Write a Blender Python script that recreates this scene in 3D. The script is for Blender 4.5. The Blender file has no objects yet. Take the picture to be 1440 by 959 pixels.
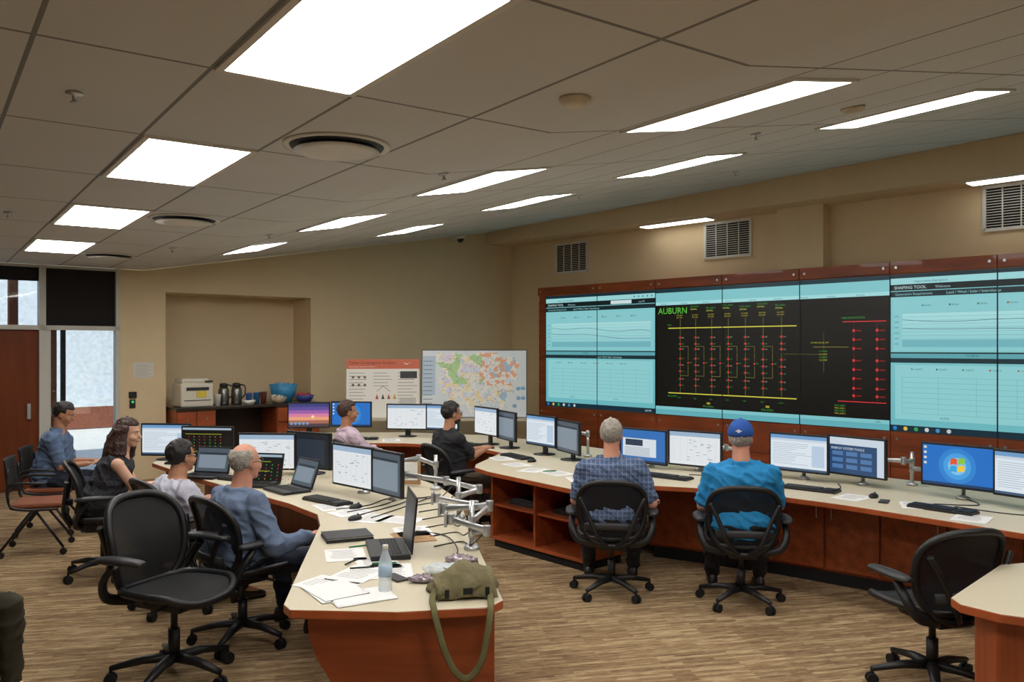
import bpy, bmesh, math, random
from mathutils import Vector, Matrix, noise
random.seed(7)
S=bpy.context.scene
COL=S.collection
V=Vector
R=math.radians
def lin(h):
    h=h.lstrip('#'); o=[]
    for i in (0,2,4):
        c=int(h[i:i+2],16)/255
        o.append(c/12.92 if c<=.04045 else ((c+.055)/1.055)**2.4)
    return tuple(o)
# ---------------------------------------------------------------- materials
def mat(name,col,rough=.5,metal=0,var=.12,scale=12,bump=0,bscale=80,alpha=1,emit=0,stretch=None,coat=0,spec=.5):
    if isinstance(col,str): col=lin(col)
    m=bpy.data.materials.new(name); m.use_nodes=True
    nt=m.node_tree; N=nt.nodes; L=nt.links; b=N['Principled BSDF']
    b.inputs['Roughness'].default_value=rough; b.inputs['Metallic'].default_value=metal
    b.inputs['Specular IOR Level'].default_value=spec
    b.inputs['Coat Weight'].default_value=coat
    tc=N.new('ShaderNodeTexCoord'); mp=N.new('ShaderNodeMapping'); L.new(tc.outputs['Object'],mp.inputs[0])
    if stretch: mp.inputs['Scale'].default_value=stretch
    nz=N.new('ShaderNodeTexNoise'); nz.inputs['Scale'].default_value=scale; nz.inputs['Detail'].default_value=4
    L.new(mp.outputs[0],nz.inputs[0])
    rp=N.new('ShaderNodeValToRGB'); rp.color_ramp.elements[0].position=.3; rp.color_ramp.elements[1].position=.7
    rp.color_ramp.elements[0].color=(*[c*(1-var) for c in col],1); rp.color_ramp.elements[1].color=(*[min(1,c*(1+var)) for c in col],1)
    L.new(nz.outputs[0],rp.inputs[0]); L.new(rp.outputs[0],b.inputs['Base Color'])
    if bump:
        n2=N.new('ShaderNodeTexNoise'); n2.inputs['Scale'].default_value=bscale; L.new(mp.outputs[0],n2.inputs[0])
        bp=N.new('ShaderNodeBump'); bp.inputs['Strength'].default_value=bump; bp.inputs['Distance'].default_value=.012
        L.new(n2.outputs[0],bp.inputs['Height']); L.new(bp.outputs[0],b.inputs['Normal'])
    if alpha<1: b.inputs['Alpha'].default_value=alpha
    if emit:
        b.inputs['Emission Color'].default_value=(*col,1); b.inputs['Emission Strength'].default_value=emit
    return m
def attrmat(name,emit):
    m=bpy.data.materials.new(name); m.use_nodes=True
    nt=m.node_tree; N=nt.nodes; L=nt.links; b=N['Principled BSDF']
    a=N.new('ShaderNodeAttribute'); a.attribute_name='Col'
    if emit:
        b.inputs['Base Color'].default_value=(.01,.01,.01,1); b.inputs['Roughness'].default_value=.35
        L.new(a.outputs['Color'],b.inputs['Emission Color']); b.inputs['Emission Strength'].default_value=emit
    else:
        L.new(a.outputs['Color'],b.inputs['Base Color']); b.inputs['Roughness'].default_value=.45
    return m
def plaid(name,c1,c2,c3,sc=22,k1=.6,k2=.7):
    m=mat(name,c1,.85,bump=.4,bscale=14)
    nt=m.node_tree; N=nt.nodes; L=nt.links; b=N['Principled BSDF']
    tc=N.new('ShaderNodeTexCoord'); sp=N.new('ShaderNodeSeparateXYZ'); L.new(tc.outputs['Object'],sp.inputs[0])
    def stripe(out,s,th):
        a=N.new('ShaderNodeMath'); a.operation='MULTIPLY'; a.inputs[1].default_value=s; L.new(out,a.inputs[0])
        f=N.new('ShaderNodeMath'); f.operation='FRACT'; L.new(a.outputs[0],f.inputs[0])
        g=N.new('ShaderNodeMath'); g.operation='LESS_THAN'; g.inputs[1].default_value=th; L.new(f.outputs[0],g.inputs[0]); return g.outputs[0]
    def mix(fac,a,bcol,k):
        x=N.new('ShaderNodeMix'); x.data_type='RGBA'
        mm=N.new('ShaderNodeMath'); mm.operation='MULTIPLY'; mm.inputs[1].default_value=k; L.new(fac,mm.inputs[0]); L.new(mm.outputs[0],x.inputs[0])
        if a is None: x.inputs[6].default_value=(*lin(c1),1)
        else: L.new(a,x.inputs[6])
        x.inputs[7].default_value=(*lin(bcol),1); return x.outputs[2]
    o=mix(stripe(sp.outputs[0],sc,.45),None,c2,k1); o=mix(stripe(sp.outputs[2],sc,.45),o,c2,k1)
    o=mix(stripe(sp.outputs[0],sc,.12),o,c3,k2); o=mix(stripe(sp.outputs[2],sc,.12),o,c3,k2)
    L.new(o,b.inputs['Base Color']); return m
SCR=attrmat('screen_image',.95); PRN=attrmat('printed_surface',0); VID=attrmat('video_wall_image',.84)
wallm=mat('tan_wall_paint','#DAC5A0',.85,var=.02,scale=3,bump=.05,bscale=200)
trimm=mat('tan_trim_paint','#DAC6A3',.8,var=.02)
cherry=mat('cherry_laminate','#934724',.38,var=.32,scale=10,stretch=(1.5,1.5,.10),coat=.1)
cherryv=mat('cherry_panel','#9C4C28',.4,var=.3,scale=9,stretch=(.15,1,1.5),coat=.1)
cherryd=mat('cherry_edge','#A8532B',.35,var=.15,scale=9,coat=.2)
cream=mat('cream_laminate','#CBC1A8',.42,var=.05,scale=160)
black=mat('black_plastic','#17171A',.45,var=.1); blackm=mat('matte_black','#0E0E10',.8)
dgrey=mat('dark_grey_plastic','#2A2B2F',.5); silver=mat('brushed_aluminium','#C2C4C7',.3,metal=.8,var=.06)
white=mat('white_plastic','#D5D4CE',.5,var=.03); paper=mat('white_paper','#EAEAEA',.8,var=.02)
meshm=mat('woven_black_mesh','#141518',.8,var=.3,scale=300,alpha=.95)
glassm=bpy.data.materials.new('window_glass'); glassm.use_nodes=True
nt=glassm.node_tree; N=nt.nodes; nt.nodes.remove(N['Principled BSDF'])
tr=N.new('ShaderNodeBsdfTransparent'); gl=N.new('ShaderNodeBsdfGlossy'); gl.inputs['Roughness'].default_value=.03
mx=N.new('ShaderNodeMixShader'); mx.inputs[0].default_value=.08; tr.inputs[0].default_value=(.86,.9,.92,1)
nt.links.new(tr.outputs[0],mx.inputs[1]); nt.links.new(gl.outputs[0],mx.inputs[2]); nt.links.new(mx.outputs[0],N['Material Output'].inputs[0])
plasticclear=bpy.data.materials.new('clear_plastic'); plasticclear.use_nodes=True
b=plasticclear.node_tree.nodes['Principled BSDF']; b.inputs['Base Color'].default_value=(.75,.85,.92,1); b.inputs['Roughness'].default_value=.12; b.inputs['Alpha'].default_value=.42
# ---------------------------------------------------------------- mesh helpers
def box(bm,c,s,rot=None,mi=0):
    M=Matrix.Translation(V(c))@((rot.to_4x4() if rot else Matrix.Identity(4)))@Matrix.Diagonal((s[0],s[1],s[2],1))
    r=bmesh.ops.create_cube(bm,size=1,matrix=M)
    fs=set(f for v in r['verts'] for f in v.link_faces)
    for f in fs: f.material_index=mi
    return r['verts']
def rings(bm,rs,mi=0,cap=True,closed=False):
    vs=[[bm.verts.new(p) for p in r] for r in rs]; n=len(vs[0]); k=len(vs)
    for i in range(k if closed else k-1):
        a=vs[i]; c=vs[(i+1)%k]
        for j in range(n):
            f=bm.faces.new((a[j],a[(j+1)%n],c[(j+1)%n],c[j])); f.material_index=mi; f.smooth=True
    if cap and not closed:
        f=bm.faces.new(list(reversed(vs[0]))); f.material_index=mi
        f=bm.faces.new(vs[-1]); f.material_index=mi
def perp(t):
    a=V((0,0,1)) if abs(t.z)<.9 else V((1,0,0))
    return (a-t*a.dot(t)).normalized()
def tube(bm,pts,r,seg=8,mi=0,closed=False,flat=None,cap=True):
    pts=[V(p) for p in pts]; n=len(pts); rs=[]; nrm=None
    for i in range(n):
        if closed: t=(pts[(i+1)%n]-pts[i-1]).normalized()
        else: t=(pts[min(i+1,n-1)]-pts[max(i-1,0)]).normalized()
        nrm=perp(t) if nrm is None else (nrm-t*nrm.dot(t)).normalized()
        bi=t.cross(nrm); rr=r[i] if isinstance(r,(list,tuple)) else r
        fx,fy=flat if flat else (1,1)
        rs.append([pts[i]+nrm*(math.cos(2*math.pi*j/seg)*rr*fx)+bi*(math.sin(2*math.pi*j/seg)*rr*fy) for j in range(seg)])
    rings(bm,rs,mi,cap,closed)
def cyl(bm,p0,p1,r0,r1=None,seg=16,mi=0): tube(bm,[p0,p1],[r0,r0 if r1 is None else r1],seg,mi)
def revolve(bm,c,prof,seg=20,mi=0):
    c=V(c); rings(bm,[[c+V((r*math.cos(2*math.pi*j/seg),r*math.sin(2*math.pi*j/seg),z)) for j in range(seg)] for r,z in prof],mi)
def sph(bm,c,r,seg=16,mi=0,rot=None):
    if not isinstance(r,(tuple,list)): r=(r,r,r)
    M=Matrix.Translation(V(c))@(rot.to_4x4() if rot else Matrix.Identity(4))@Matrix.Diagonal((*r,1))
    o=bmesh.ops.create_uvsphere(bm,u_segments=seg,v_segments=max(8,seg*2//3),radius=1,matrix=M)
    for v in o['verts']:
        for f in v.link_faces: f.material_index=mi; f.smooth=True
    return o['verts']
def blob(bm,p0,p1,r0,r1,seg=12):
    p0=V(p0);p1=V(p1); t=(p1-p0).normalized(); pts=[];rs=[]
    for a in (-85,-60,-30,0): pts.append(p0+t*r0*math.sin(R(a))); rs.append(r0*math.cos(R(a)))
    for a in (0,30,60,85): pts.append(p1+t*r1*math.sin(R(a))); rs.append(r1*math.cos(R(a)))
    tube(bm,pts,rs,seg)
def prism(bm,poly,z0,z1,mi=0,side=None):
    a=[bm.verts.new((x,y,z0)) for x,y in poly]; b=[bm.verts.new((x,y,z1)) for x,y in poly]; n=len(poly)
    area=sum(poly[i][0]*poly[(i+1)%n][1]-poly[(i+1)%n][0]*poly[i][1] for i in range(n))
    f=bm.faces.new(b if area>0 else list(reversed(b))); f.material_index=mi
    f=bm.faces.new(list(reversed(a)) if area>0 else a); f.material_index=side if side is not None else mi
    for i in range(n):
        q=(a[i],a[(i+1)%n],b[(i+1)%n],b[i]); f=bm.faces.new(q if area>0 else tuple(reversed(q))); f.material_index=side if side is not None else mi
def spl(pts,k=6,closed=False):
    pts=[V(p) for p in pts]; n=len(pts); o=[]
    for i in range(n if closed else n-1):
        g=(lambda j: pts[j%n]) if closed else (lambda j: pts[max(0,min(n-1,j))])
        a,b,c,d=g(i-1),g(i),g(i+1),g(i+2)
        for s in range(k):
            t=s/k; o.append(.5*((2*b)+(c-a)*t+(2*a-5*b+4*c-d)*t*t+(3*b-a-3*c+d)*t**3))
    if not closed: o.append(pts[-1])
    return o
def obj(name,bm,mats,parent=None,bev=0,smooth=False,mw=None,label=None):
    me=bpy.data.meshes.new(name); bm.to_mesh(me); bm.free()
    for m in (mats if isinstance(mats,(list,tuple)) else [mats]): me.materials.append(m)
    if smooth:
        for p in me.polygons: p.use_smooth=True
    o=bpy.data.objects.new(name,me); COL.objects.link(o)
    if parent: o.parent=parent
    if mw is not None: o.matrix_basis=mw
    if bev:
        b=o.modifiers.new('bevel','BEVEL'); b.width=bev; b.segments=2; b.limit_method='ANGLE'
    if label: o['label']=label
    return o
def tag(o,label,cat,group=None):
    o['label']=label; o['category']=cat
    if group: o['group']=group
    return o
def root(name,label,cat,loc=(0,0,0),rz=0,group=None,mw=None):
    o=bpy.data.objects.new(name,None); COL.objects.link(o); o.empty_display_size=.1
    if mw is not None: o.matrix_basis=mw
    else: o.location=loc; o.rotation_euler=(0,0,R(rz))
    return tag(o,label,cat,group)
def T(loc,rz=0): return Matrix.Translation(V(loc))@Matrix.Rotation(R(rz),4,'Z')
def dup(r,loc=None,rz=0,label=None,mw=None):
    def cp(o,p):
        n=o.copy(); COL.objects.link(n)
        if p: n.parent=p
        for c in o.children: cp(c,n)
        return n
    n=cp(r,None)
    n.matrix_basis=mw if mw is not None else T(loc,rz)
    if label: n['label']=label
    return n
def B(): return bmesh.new()
def struct(o): o['kind']='structure'; return o
def frame(o,ex):
    ex=V(ex).normalized(); up=V((0,0,1)); n=ex.cross(up)
    M=Matrix.Identity(4)
    for i in range(3): M[i][0]=ex[i]; M[i][1]=up[i]; M[i][2]=n[i]; M[i][3]=o[i]
    return M
# ---------------------------------------------------------------- canvas
_tc={}
def tmesh(s):
    if s not in _tc:
        c=bpy.data.curves.new('t','FONT'); c.body=s; c.resolution_u=2; o=bpy.data.objects.new('t',c); COL.objects.link(o)
        dg=bpy.context.evaluated_depsgraph_get(); me=o.evaluated_get(dg).to_mesh()
        vs=[(v.co.x,v.co.y) for v in me.vertices]; fs=[tuple(p.vertices) for p in me.polygons]
        bpy.data.objects.remove(o); bpy.data.curves.remove(c)
        _tc[s]=(vs,fs,max([v[0] for v in vs] or [0]))
    return _tc[s]
class Cv:
    def __init__(s,dz=.0006): s.v=[];s.f=[];s.c=[];s.dz=dz
    def poly(s,pts,c,l=1):
        i=len(s.v); s.v+=[(x,y,l*s.dz) for x,y in pts]; s.f.append(tuple(range(i,i+len(pts)))); s.c.append(lin(c) if isinstance(c,str) else c)
    def rect(s,x0,y0,x1,y1,c,l=1): s.poly([(x0,y0),(x1,y0),(x1,y1),(x0,y1)],c,l)
    def grad(s,x0,y0,x1,y1,c0,c1,l=1,n=10):
        a,b=lin(c0),lin(c1)
        for i in range(n): t=(i+.5)/n; s.rect(x0,y0+(y1-y0)*i/n,x1,y0+(y1-y0)*(i+1)/n,tuple(a[k]*(1-t)+b[k]*t for k in range(3)),l)
    def line(s,x0,y0,x1,y1,w,c,l=2):
        d=V((x1-x0,y1-y0)).normalized()*w/2; n=(-d.y,d.x)
        s.poly([(x0-n[0],y0-n[1]),(x1-n[0],y1-n[1]),(x1+n[0],y1+n[1]),(x0+n[0],y0+n[1])],c,l)
    def pl(s,pts,w,c,l=2):
        for a,b in zip(pts,pts[1:]): s.line(*a,*b,w,c,l)
    def disc(s,x,y,r,c,l=2,n=12): s.poly([(x+r*math.cos(2*math.pi*i/n),y+r*math.sin(2*math.pi*i/n)) for i in range(n)],c,l)
    def text(s,t,x,y,h,c,l=3,al=0):
        vs,fs,w=tmesh(t); i=len(s.v); col=lin(c) if isinstance(c,str) else c
        s.v+=[(x+vx*h-al*w*h,y+vy*h,l*s.dz) for vx,vy in vs]
        for f in fs: s.f.append(tuple(i+k for k in f)); s.c.append(col)
    def make(s,name,m,parent=None,mw=None,label=None):
        me=bpy.data.meshes.new(name); me.from_pydata(s.v,[],s.f); me.materials.append(m)
        a=me.color_attributes.new('Col','FLOAT_COLOR','CORNER'); buf=[]
        for p in me.polygons: buf+=list((*s.c[p.index],1))*p.loop_total
        a.data.foreach_set('color',buf)
        o=bpy.data.objects.new(name,me); COL.objects.link(o)
        if parent: o.parent=parent
        if mw is not None: o.matrix_basis=mw
        if label: o['label']=label
        return o
# ---------------------------------------------------------------- camera, room frames
cam=bpy.data.cameras.new('camera'); co=bpy.data.objects.new('camera',cam); COL.objects.link(co)
co.location=(0,0,1.9); co.rotation_euler=(R(90),0,0); cam.sensor_width=36; cam.lens=36*1167/1440; cam.shift_y=8.5/1440; cam.clip_end=200
S.camera=co
C=V((0,16.3,0))
FB=frame(C,(.768,.641,0)); FR=frame(C,(.682,-.731,0))
cu=V((-.582,.813,0)); cvv=V((.813,.582,0)); SL=.175; VF=2.64
def zc(v): return 3.0+max(0,SL*(v-VF))
def cpos(u,v): p=cu*u+cvv*v; return V((p.x,p.y,zc(v)))
poly=[(0,16.3),(8.87,6.8),(8.87,-2.5),(-8.06,-2.5),(-8.06,9.57)]
# floor
fm=bpy.data.materials.new('streaked_carpet'); fm.use_nodes=True; nt=fm.node_tree; N=nt.nodes; L=nt.links; b=N['Principled BSDF']; b.inputs['Roughness'].default_value=.95; b.inputs['Specular IOR Level'].default_value=.1
tc=N.new('ShaderNodeTexCoord'); mp=N.new('ShaderNodeMapping'); mp.inputs['Rotation'].default_value=(0,0,R(-12)); mp.inputs['Scale'].default_value=(1,1,1); L.new(tc.outputs['Object'],mp.inputs[0])
bt=N.new('ShaderNodeTexBrick'); bt.inputs['Scale'].default_value=1; bt.inputs['Brick Width'].default_value=.34; bt.inputs['Row Height'].default_value=.03; bt.inputs['Mortar Size'].default_value=0; bt.inputs['Color1'].default_value=(0,0,0,1); bt.inputs['Color2'].default_value=(1,1,1,1); bt.offset=.37; L.new(mp.outputs[0],bt.inputs[0])
mp2=N.new('ShaderNodeMapping'); mp2.inputs['Scale'].default_value=(4.5,40,1); L.new(mp.outputs[0],mp2.inputs[0])
n1=N.new('ShaderNodeTexNoise'); n1.inputs['Scale'].default_value=1.4; n1.inputs['Detail'].default_value=5; n1.inputs['Roughness'].default_value=.75; L.new(mp2.outputs[0],n1.inputs[0])
mx_=N.new('ShaderNodeMix'); mx_.data_type='FLOAT'; mx_.inputs[0].default_value=.16; L.new(n1.outputs[0],mx_.inputs[2]); L.new(bt.outputs[0],mx_.inputs[3])
rp=N.new('ShaderNodeValToRGB'); rp.color_ramp.elements[0].position=.34; rp.color_ramp.elements[0].color=(*lin('#6B533F'),1)
rp.color_ramp.elements[1].position=.66; rp.color_ramp.elements[1].color=(*lin('#C0AA86'),1); e=rp.color_ramp.elements.new(.5); e.color=(*lin('#937A5B'),1)
L.new(mx_.outputs[0],rp.inputs[0]); L.new(rp.outputs[0],b.inputs['Base Color'])
n2=N.new('ShaderNodeTexNoise'); n2.inputs['Scale'].default_value=300; bp=N.new('ShaderNodeBump'); bp.inputs['Strength'].default_value=.5; bp.inputs['Distance'].default_value=.005
L.new(tc.outputs['Object'],n2.inputs[0]); L.new(n2.outputs[0],bp.inputs['Height']); L.new(bp.outputs[0],b.inputs['Normal'])
bm=B(); prism(bm,poly,-.1,0); struct(obj('floor',bm,fm))
# ceiling
cm=bpy.data.materials.new('ceiling_tiles'); cm.use_nodes=True; nt=cm.node_tree; N=nt.nodes; L=nt.links; b=N['Principled BSDF']; b.inputs['Roughness'].default_value=.95
at=N.new('ShaderNodeUVMap'); at.uv_map='tile'; sp=N.new('ShaderNodeSeparateXYZ'); L.new(at.outputs[0],sp.inputs[0])
def near_edge(out,w):
    f=N.new('ShaderNodeMath'); f.operation='FRACT'; L.new(out,f.inputs[0])
    s=N.new('ShaderNodeMath'); s.operation='SUBTRACT'; s.inputs[1].default_value=.5; L.new(f.outputs[0],s.inputs[0])
    a=N.new('ShaderNodeMath'); a.operation='ABSOLUTE'; L.new(s.outputs[0],a.inputs[0])
    g=N.new('ShaderNodeMath'); g.operation='GREATER_THAN'; g.inputs[1].default_value=.5-w; L.new(a.outputs[0],g.inputs[0]); return g.outputs[0]
m1=near_edge(sp.outputs[0],.0075); m2=near_edge(sp.outputs[1],.015); mm=N.new('ShaderNodeMath'); mm.operation='MAXIMUM'; L.new(m1,mm.inputs[0]); L.new(m2,mm.inputs[1])
nz=N.new('ShaderNodeTexNoise'); nz.inputs['Scale'].default_value=1.0; L.new(at.outputs[0],nz.inputs[0])
rp=N.new('ShaderNodeValToRGB'); rp.color_ramp.elements[0].color=(*lin('#CBCBCA'),1); rp.color_ramp.elements[1].color=(*lin('#D5D5D4'),1); L.new(nz.outputs[0],rp.inputs[0])
mix=N.new('ShaderNodeMix'); mix.data_type='RGBA'; L.new(mm.outputs[0],mix.inputs[0]); L.new(rp.outputs[0],mix.inputs[6]); mix.inputs[7].default_value=(*lin('#828180'),1); L.new(mix.outputs[2],b.inputs['Base Color'])
def clip(ps,f):
    o=[]
    for i in range(len(ps)):
        a,c=ps[i],ps[(i+1)%len(ps)]; fa,fc=f(a),f(c)
        if fa>=0: o.append(a)
        if fa*fc<0: t=fa/(fa-fc); o.append((a[0]+(c[0]-a[0])*t,a[1]+(c[1]-a[1])*t))
    return o
for sgn in (1,-1):
    ps=clip(poly,lambda p:sgn*(VF-(p[0]*.813+p[1]*.582)))
    bm=B(); uvl=bm.loops.layers.uv.new('tile'); vs=[]
    for x,y in ps:
        v=x*.813+y*.582; vs.append(bm.verts.new((x,y,zc(v))))
    f=bm.faces.new(vs)
    for l in f.loops:
        x,y,_=l.vert.co; u=-x*.582+y*.813; v=x*.813+y*.582
        l[uvl].uv=((u-2.1)/1.25,(v-.94)/.61 if sgn>0 else (v-3.11)/.56)
    bmesh.ops.recalc_face_normals(bm,faces=[f])
    struct(obj('ceiling',bm,cm))
# back wall
def wbox(bm,F,x0,x1,y0,y1,z0,z1,mi=0):
    box(bm,((x0+x1)/2,(y0+y1)/2,(z0+z1)/2),(x1-x0,y1-y0,z1-z0),None,mi)
bm=B(); HW=4.9
wbox(bm,FB,-4.28,0.1,0,HW,-.15,0); wbox(bm,FB,-7.2,-6.569,0,HW,-.15,0); wbox(bm,FB,-6.569,-4.28,2.7,HW,-.15,0)
wbox(bm,FB,-6.7,-4.15,0,2.85,-.8,-.65); wbox(bm,FB,-6.7,-6.569,0,2.85,-.65,-.15); wbox(bm,FB,-4.28,-4.15,0,2.85,-.65,-.15); wbox(bm,FB,-6.569,-4.28,2.7,2.85,-.65,-.15)
struct(obj('wall_back',bm,wallm,mw=FB))
bm=B(); wbox(bm,FR,-.1,13,0,HW,-.15,0); struct(obj('wall_right',bm,wallm,mw=FR))
bm=B(); wbox(bm,FR,5.8,6.5,3.0,3.87,0,.22); struct(obj('trim_1',bm,trimm,mw=FR))
bm=B(); wbox(bm,FR,-.6,13,3.87,4.8,0,.62); struct(obj('trim_2',bm,trimm,mw=FR))
bm=B(); box(bm,(8.95,2.15,2.4),(.15,9.4,5)); struct(obj('wall_side',bm,wallm))
bm=B(); box(bm,(.4,-2.58,2.4),(17.3,.15,5)); struct(obj('wall_rear',bm,wallm))
bm=B(); box(bm,(-8.14,3.4,2.4),(.15,12.4,5)); struct(obj('wall_left',bm,wallm))
# glazed front
alum=mat('pale_aluminium_frame','#C2C1B8',.5,var=.01); shade=mat('black_roller_shade','#1A1716',.9,var=.15,scale=40); doorw=mat('brown_wood_door','#6E3519',.45,var=.2,scale=8,stretch=(1,.12,1),spec=.2)
bm=B()
wbox(bm,FB,-10.5,-7.2,2.13,2.19,-.10,.02)
for a,c in ((-8.20,-8.12),(-7.25,-7.2),(-9.2,-9.1),(-10.5,-10.4)): wbox(bm,FB,a,c,0,3.0,-.12,.02)
wbox(bm,FB,-10.5,-7.2,2.96,HW,-.12,0)
wbox(bm,FB,-8.12,-8.06,0,2.13,-.09,.0); wbox(bm,FB,-7.93,-7.88,0,2.13,-.09,.0,1); wbox(bm,FB,-8.06,-7.25,0,.12,-.09,0)
struct(obj('trim_3',bm,[alum,blackm],mw=FB))
bm=B(); wbox(bm,FB,-8.12,-7.25,2.19,2.96,-.06,-.04); o=obj('roller_shade',bm,shade,mw=FB); tag(o,'black roller shade pulled down in the transom window','window shade')
bm=B(); wbox(bm,FB,-9.1,-8.20,2.78,2.96,-.05,-.03); o=obj('roller_shade',bm,shade,mw=FB); tag(o,'black roller shade partly lowered in the upper window','window shade')
bm=B(); wbox(bm,FB,-9.1,-8.20,2.19,2.96,-.08,-.07); struct(obj('window_1',bm,glassm,mw=FB))
bm=B(); wbox(bm,FB,-8.06,-7.25,.12,2.13,-.06,-.05); struct(obj('window_2',bm,glassm,mw=FB))
bm=B(); wbox(bm,FB,-10.4,-9.2,.1,2.96,-.06,-.05); struct(obj('window_3',bm,glassm,mw=FB))
bm=B(); wbox(bm,FB,-9.1,-8.20,0,2.13,-.08,-.03); wbox(bm,FB,-8.34,-8.30,.95,1.15,-.03,.02,1); struct(obj('door_1',bm,[doorw,silver],mw=FB))
# outside
paving=mat('sunlit_paving','#E2DFD6',.9,var=.08); brickm=mat('red_brown_column','#7E4A36',.8,var=.2,scale=20)
bm=B(); wbox(bm,FB,-18,-5,-.12,-.02,-9,-.95); o=obj('pavement',bm,paving,mw=FB); tag(o,'pale sunlit paving outside the glass door','pavement')
for i,(x,z,a) in enumerate(((-8.66,-1.6,.10),(-8.3,-1.3,.06),(-10.1,-4.2,.14),(-7.86,-.95,.05))):
    bm=B(); wbox(bm,FB,x-a,x+a,0,3.2,z-a,z+a); wbox(bm,FB,x-a-.03,x+a+.03,0,.3,z-a-.03,z+a+.03); o=obj('porch_column',bm,brickm,mw=FB,bev=.01); tag(o,'square red-brown porch column outside the glass','column','porch columns')
bm=B(); wbox(bm,FB,-18,-5,0,.5,-9,-8.8,0); wbox(bm,FB,-18,-5,.5,3.8,-9,-8.8,1)
for i in range(9): wbox(bm,FB,-17.4+i*1.25,-16.8+i*1.25,.8,2.3,-8.8,-8.76,2)
o=obj('neighbouring_building',bm,[brickm,mat('pale_facade','#CCD4DA',.8),mat('dark_window','#6A8292',.3)],mw=FB); tag(o,'pale building facade with dark windows across the walkway','building')
random.seed(21); bm=B()
for i in range(46):
    x=random.uniform(-14,-9); sph(bm,(x,random.uniform(.1,.75),random.uniform(-7.9,-7.2)),random.uniform(.18,.34),8)
o=obj('hedge',bm,mat('hedge_green','#5F7F45',.9,var=.5,scale=14,bump=.8,bscale=20),mw=FB); o['kind']='stuff'; tag(o,'green clipped hedge across the sunny walkway','hedge')
random.seed(7)
# ---------------------------------------------------------------- ceiling lights
litm=mat('lit_diffuser',(1,.972,.925),.5,emit=15.5,var=0); lits=mat('lit_diffuser_dim',(1,.97,.9),.5,emit=4,var=0)
def cmat(u,v,dz=-.004):
    p=cpos(u,v); s=SL if v>VF else 0
    y=-V((cvv.x,cvv.y,s)).normalized(); x=cu; z=x.cross(y)
    M=Matrix.Identity(4)
    for i in range(3): M[i][0]=x[i]; M[i][1]=y[i]; M[i][2]=z[i]; M[i][3]=p[i]+(dz if i==2 else 0)
    return M
lr=None
frm=mat('white_light_frame','#D8D5CC',.5,var=.02)
for v,us,sx,sy in ((1.245,(.215,2.715,5.215,7.715,10.215),1,1),(3.38,(.3,2.80,5.15,7.6,10.2),.9,.85),(5.33,(.5,2.93,5.0,7.2,9.8),.88,.85)):
    for u in us:
        M=cmat(u,v)@Matrix.Diagonal((sx,sy,1,1))
        if lr is None:
            lr=root('ceiling_light','rectangular recessed fluorescent ceiling light, lit, white diffuser','ceiling light',mw=M,group='recessed ceiling lights')
            bm=B()
            for x,y,a,c in ((0,.28,1.25,.03),(0,-.28,1.25,.03),(.61,0,.03,.53),(-.61,0,.03,.53)): box(bm,(x,y,-.004),(a,c,.012))
            obj('light_frame',bm,frm,lr)
            bm=B(); box(bm,(0,0,-.004),(1.19,.53,.01)); obj('light_diffuser',bm,litm,lr)
        else: dup(lr,mw=M)
for x0,x1,z in ((3.5,4.75,.32),(8.4,9.6,.36)):
    r=root('ceiling_light','slim lit light fitting under the wall bulkhead','ceiling light',mw=FR@Matrix.Translation(((x0+x1)/2,3.87,z)),group='bulkhead lights')
    bm=B(); box(bm,(0,-.012,0),(x1-x0+.06,.024,.28)); obj('light_frame',bm,frm,r)
    bm=B(); box(bm,(0,-.028,0),(x1-x0,.012,.22)); obj('light_diffuser',bm,lits,r)
cw=mat('white_painted_metal','#DDDAD2',.5,var=.03)
for u,v,r_ in ((4.24,1.86,.27),(7.43,1.86,.27),(10.9,1.86,.27)):
    r=root('air_diffuser','round white ceiling air diffuser with a dark gap','air diffuser',mw=cmat(u,v),group='round ceiling diffusers')
    bm=B(); revolve(bm,(0,0,0),[(.29,.002),(.29,-.006),(.26,-.008),(.25,.002)],32); obj('diffuser_ring',bm,cw,r)
    bm=B(); revolve(bm,(0,0,0),[(.255,.0),(.25,-.009),(.1,-.01)],32); obj('diffuser_throat',bm,dgrey,r)
    bm=B(); revolve(bm,(0,.0,0),[(.05,-.008),(.225,-.028),(.232,-.032),(.16,-.037),(.02,-.04)],32); obj('diffuser_plate',bm,cw,r)
spr=None
for u,v in ((4.02,.55),(4.6,2.75),(7.9,.6),(8.3,2.9),(9.7,2.3),(7.0,5.9),(3.6,4.6),(5.9,7.2)):
    if spr is None:
        spr=root('fire_sprinkler','small chrome ceiling fire sprinkler','sprinkler',mw=cmat(u,v),group='ceiling sprinklers')
        bm=B(); revolve(bm,(0,0,0),[(.035,.002),(.035,-.005),(.01,-.010),(.008,-.03),(.016,-.036),(.018,-.04),(.004,-.042)],12); obj('sprinkler_head',bm,silver,spr)
    else: dup(spr,mw=cmat(u,v))
for u,v in ((2.82,2.36),(2.85,4.55)):
    r=root('smoke_detector','round beige ceiling smoke detector','smoke detector',mw=cmat(u,v),group='smoke detectors')
    bm=B(); revolve(bm,(0,0,0),[(.07,.002),(.07,-.012),(.055,-.016),(.055,-.024),(.04,-.034),(.01,-.037)],24); obj('detector_body',bm,mat('beige_plastic','#D3C8B2',.5),r)
r=root('security_camera','white dome security camera hanging at the ceiling corner','security camera',mw=cmat(-(-.95)*.582+15.1*.813,-.95*.813+15.1*.582,-.002))
bm=B(); revolve(bm,(0,0,0),[(.10,0),(.10,-.05),(.06,-.07)],20); box(bm,(.2,0,-.035),(.26,.10,.06)); obj('camera_housing',bm,cw,r)
bm=B(); sph(bm,(0,0,-.08),.06); obj('camera_dome',bm,black,r)
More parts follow.
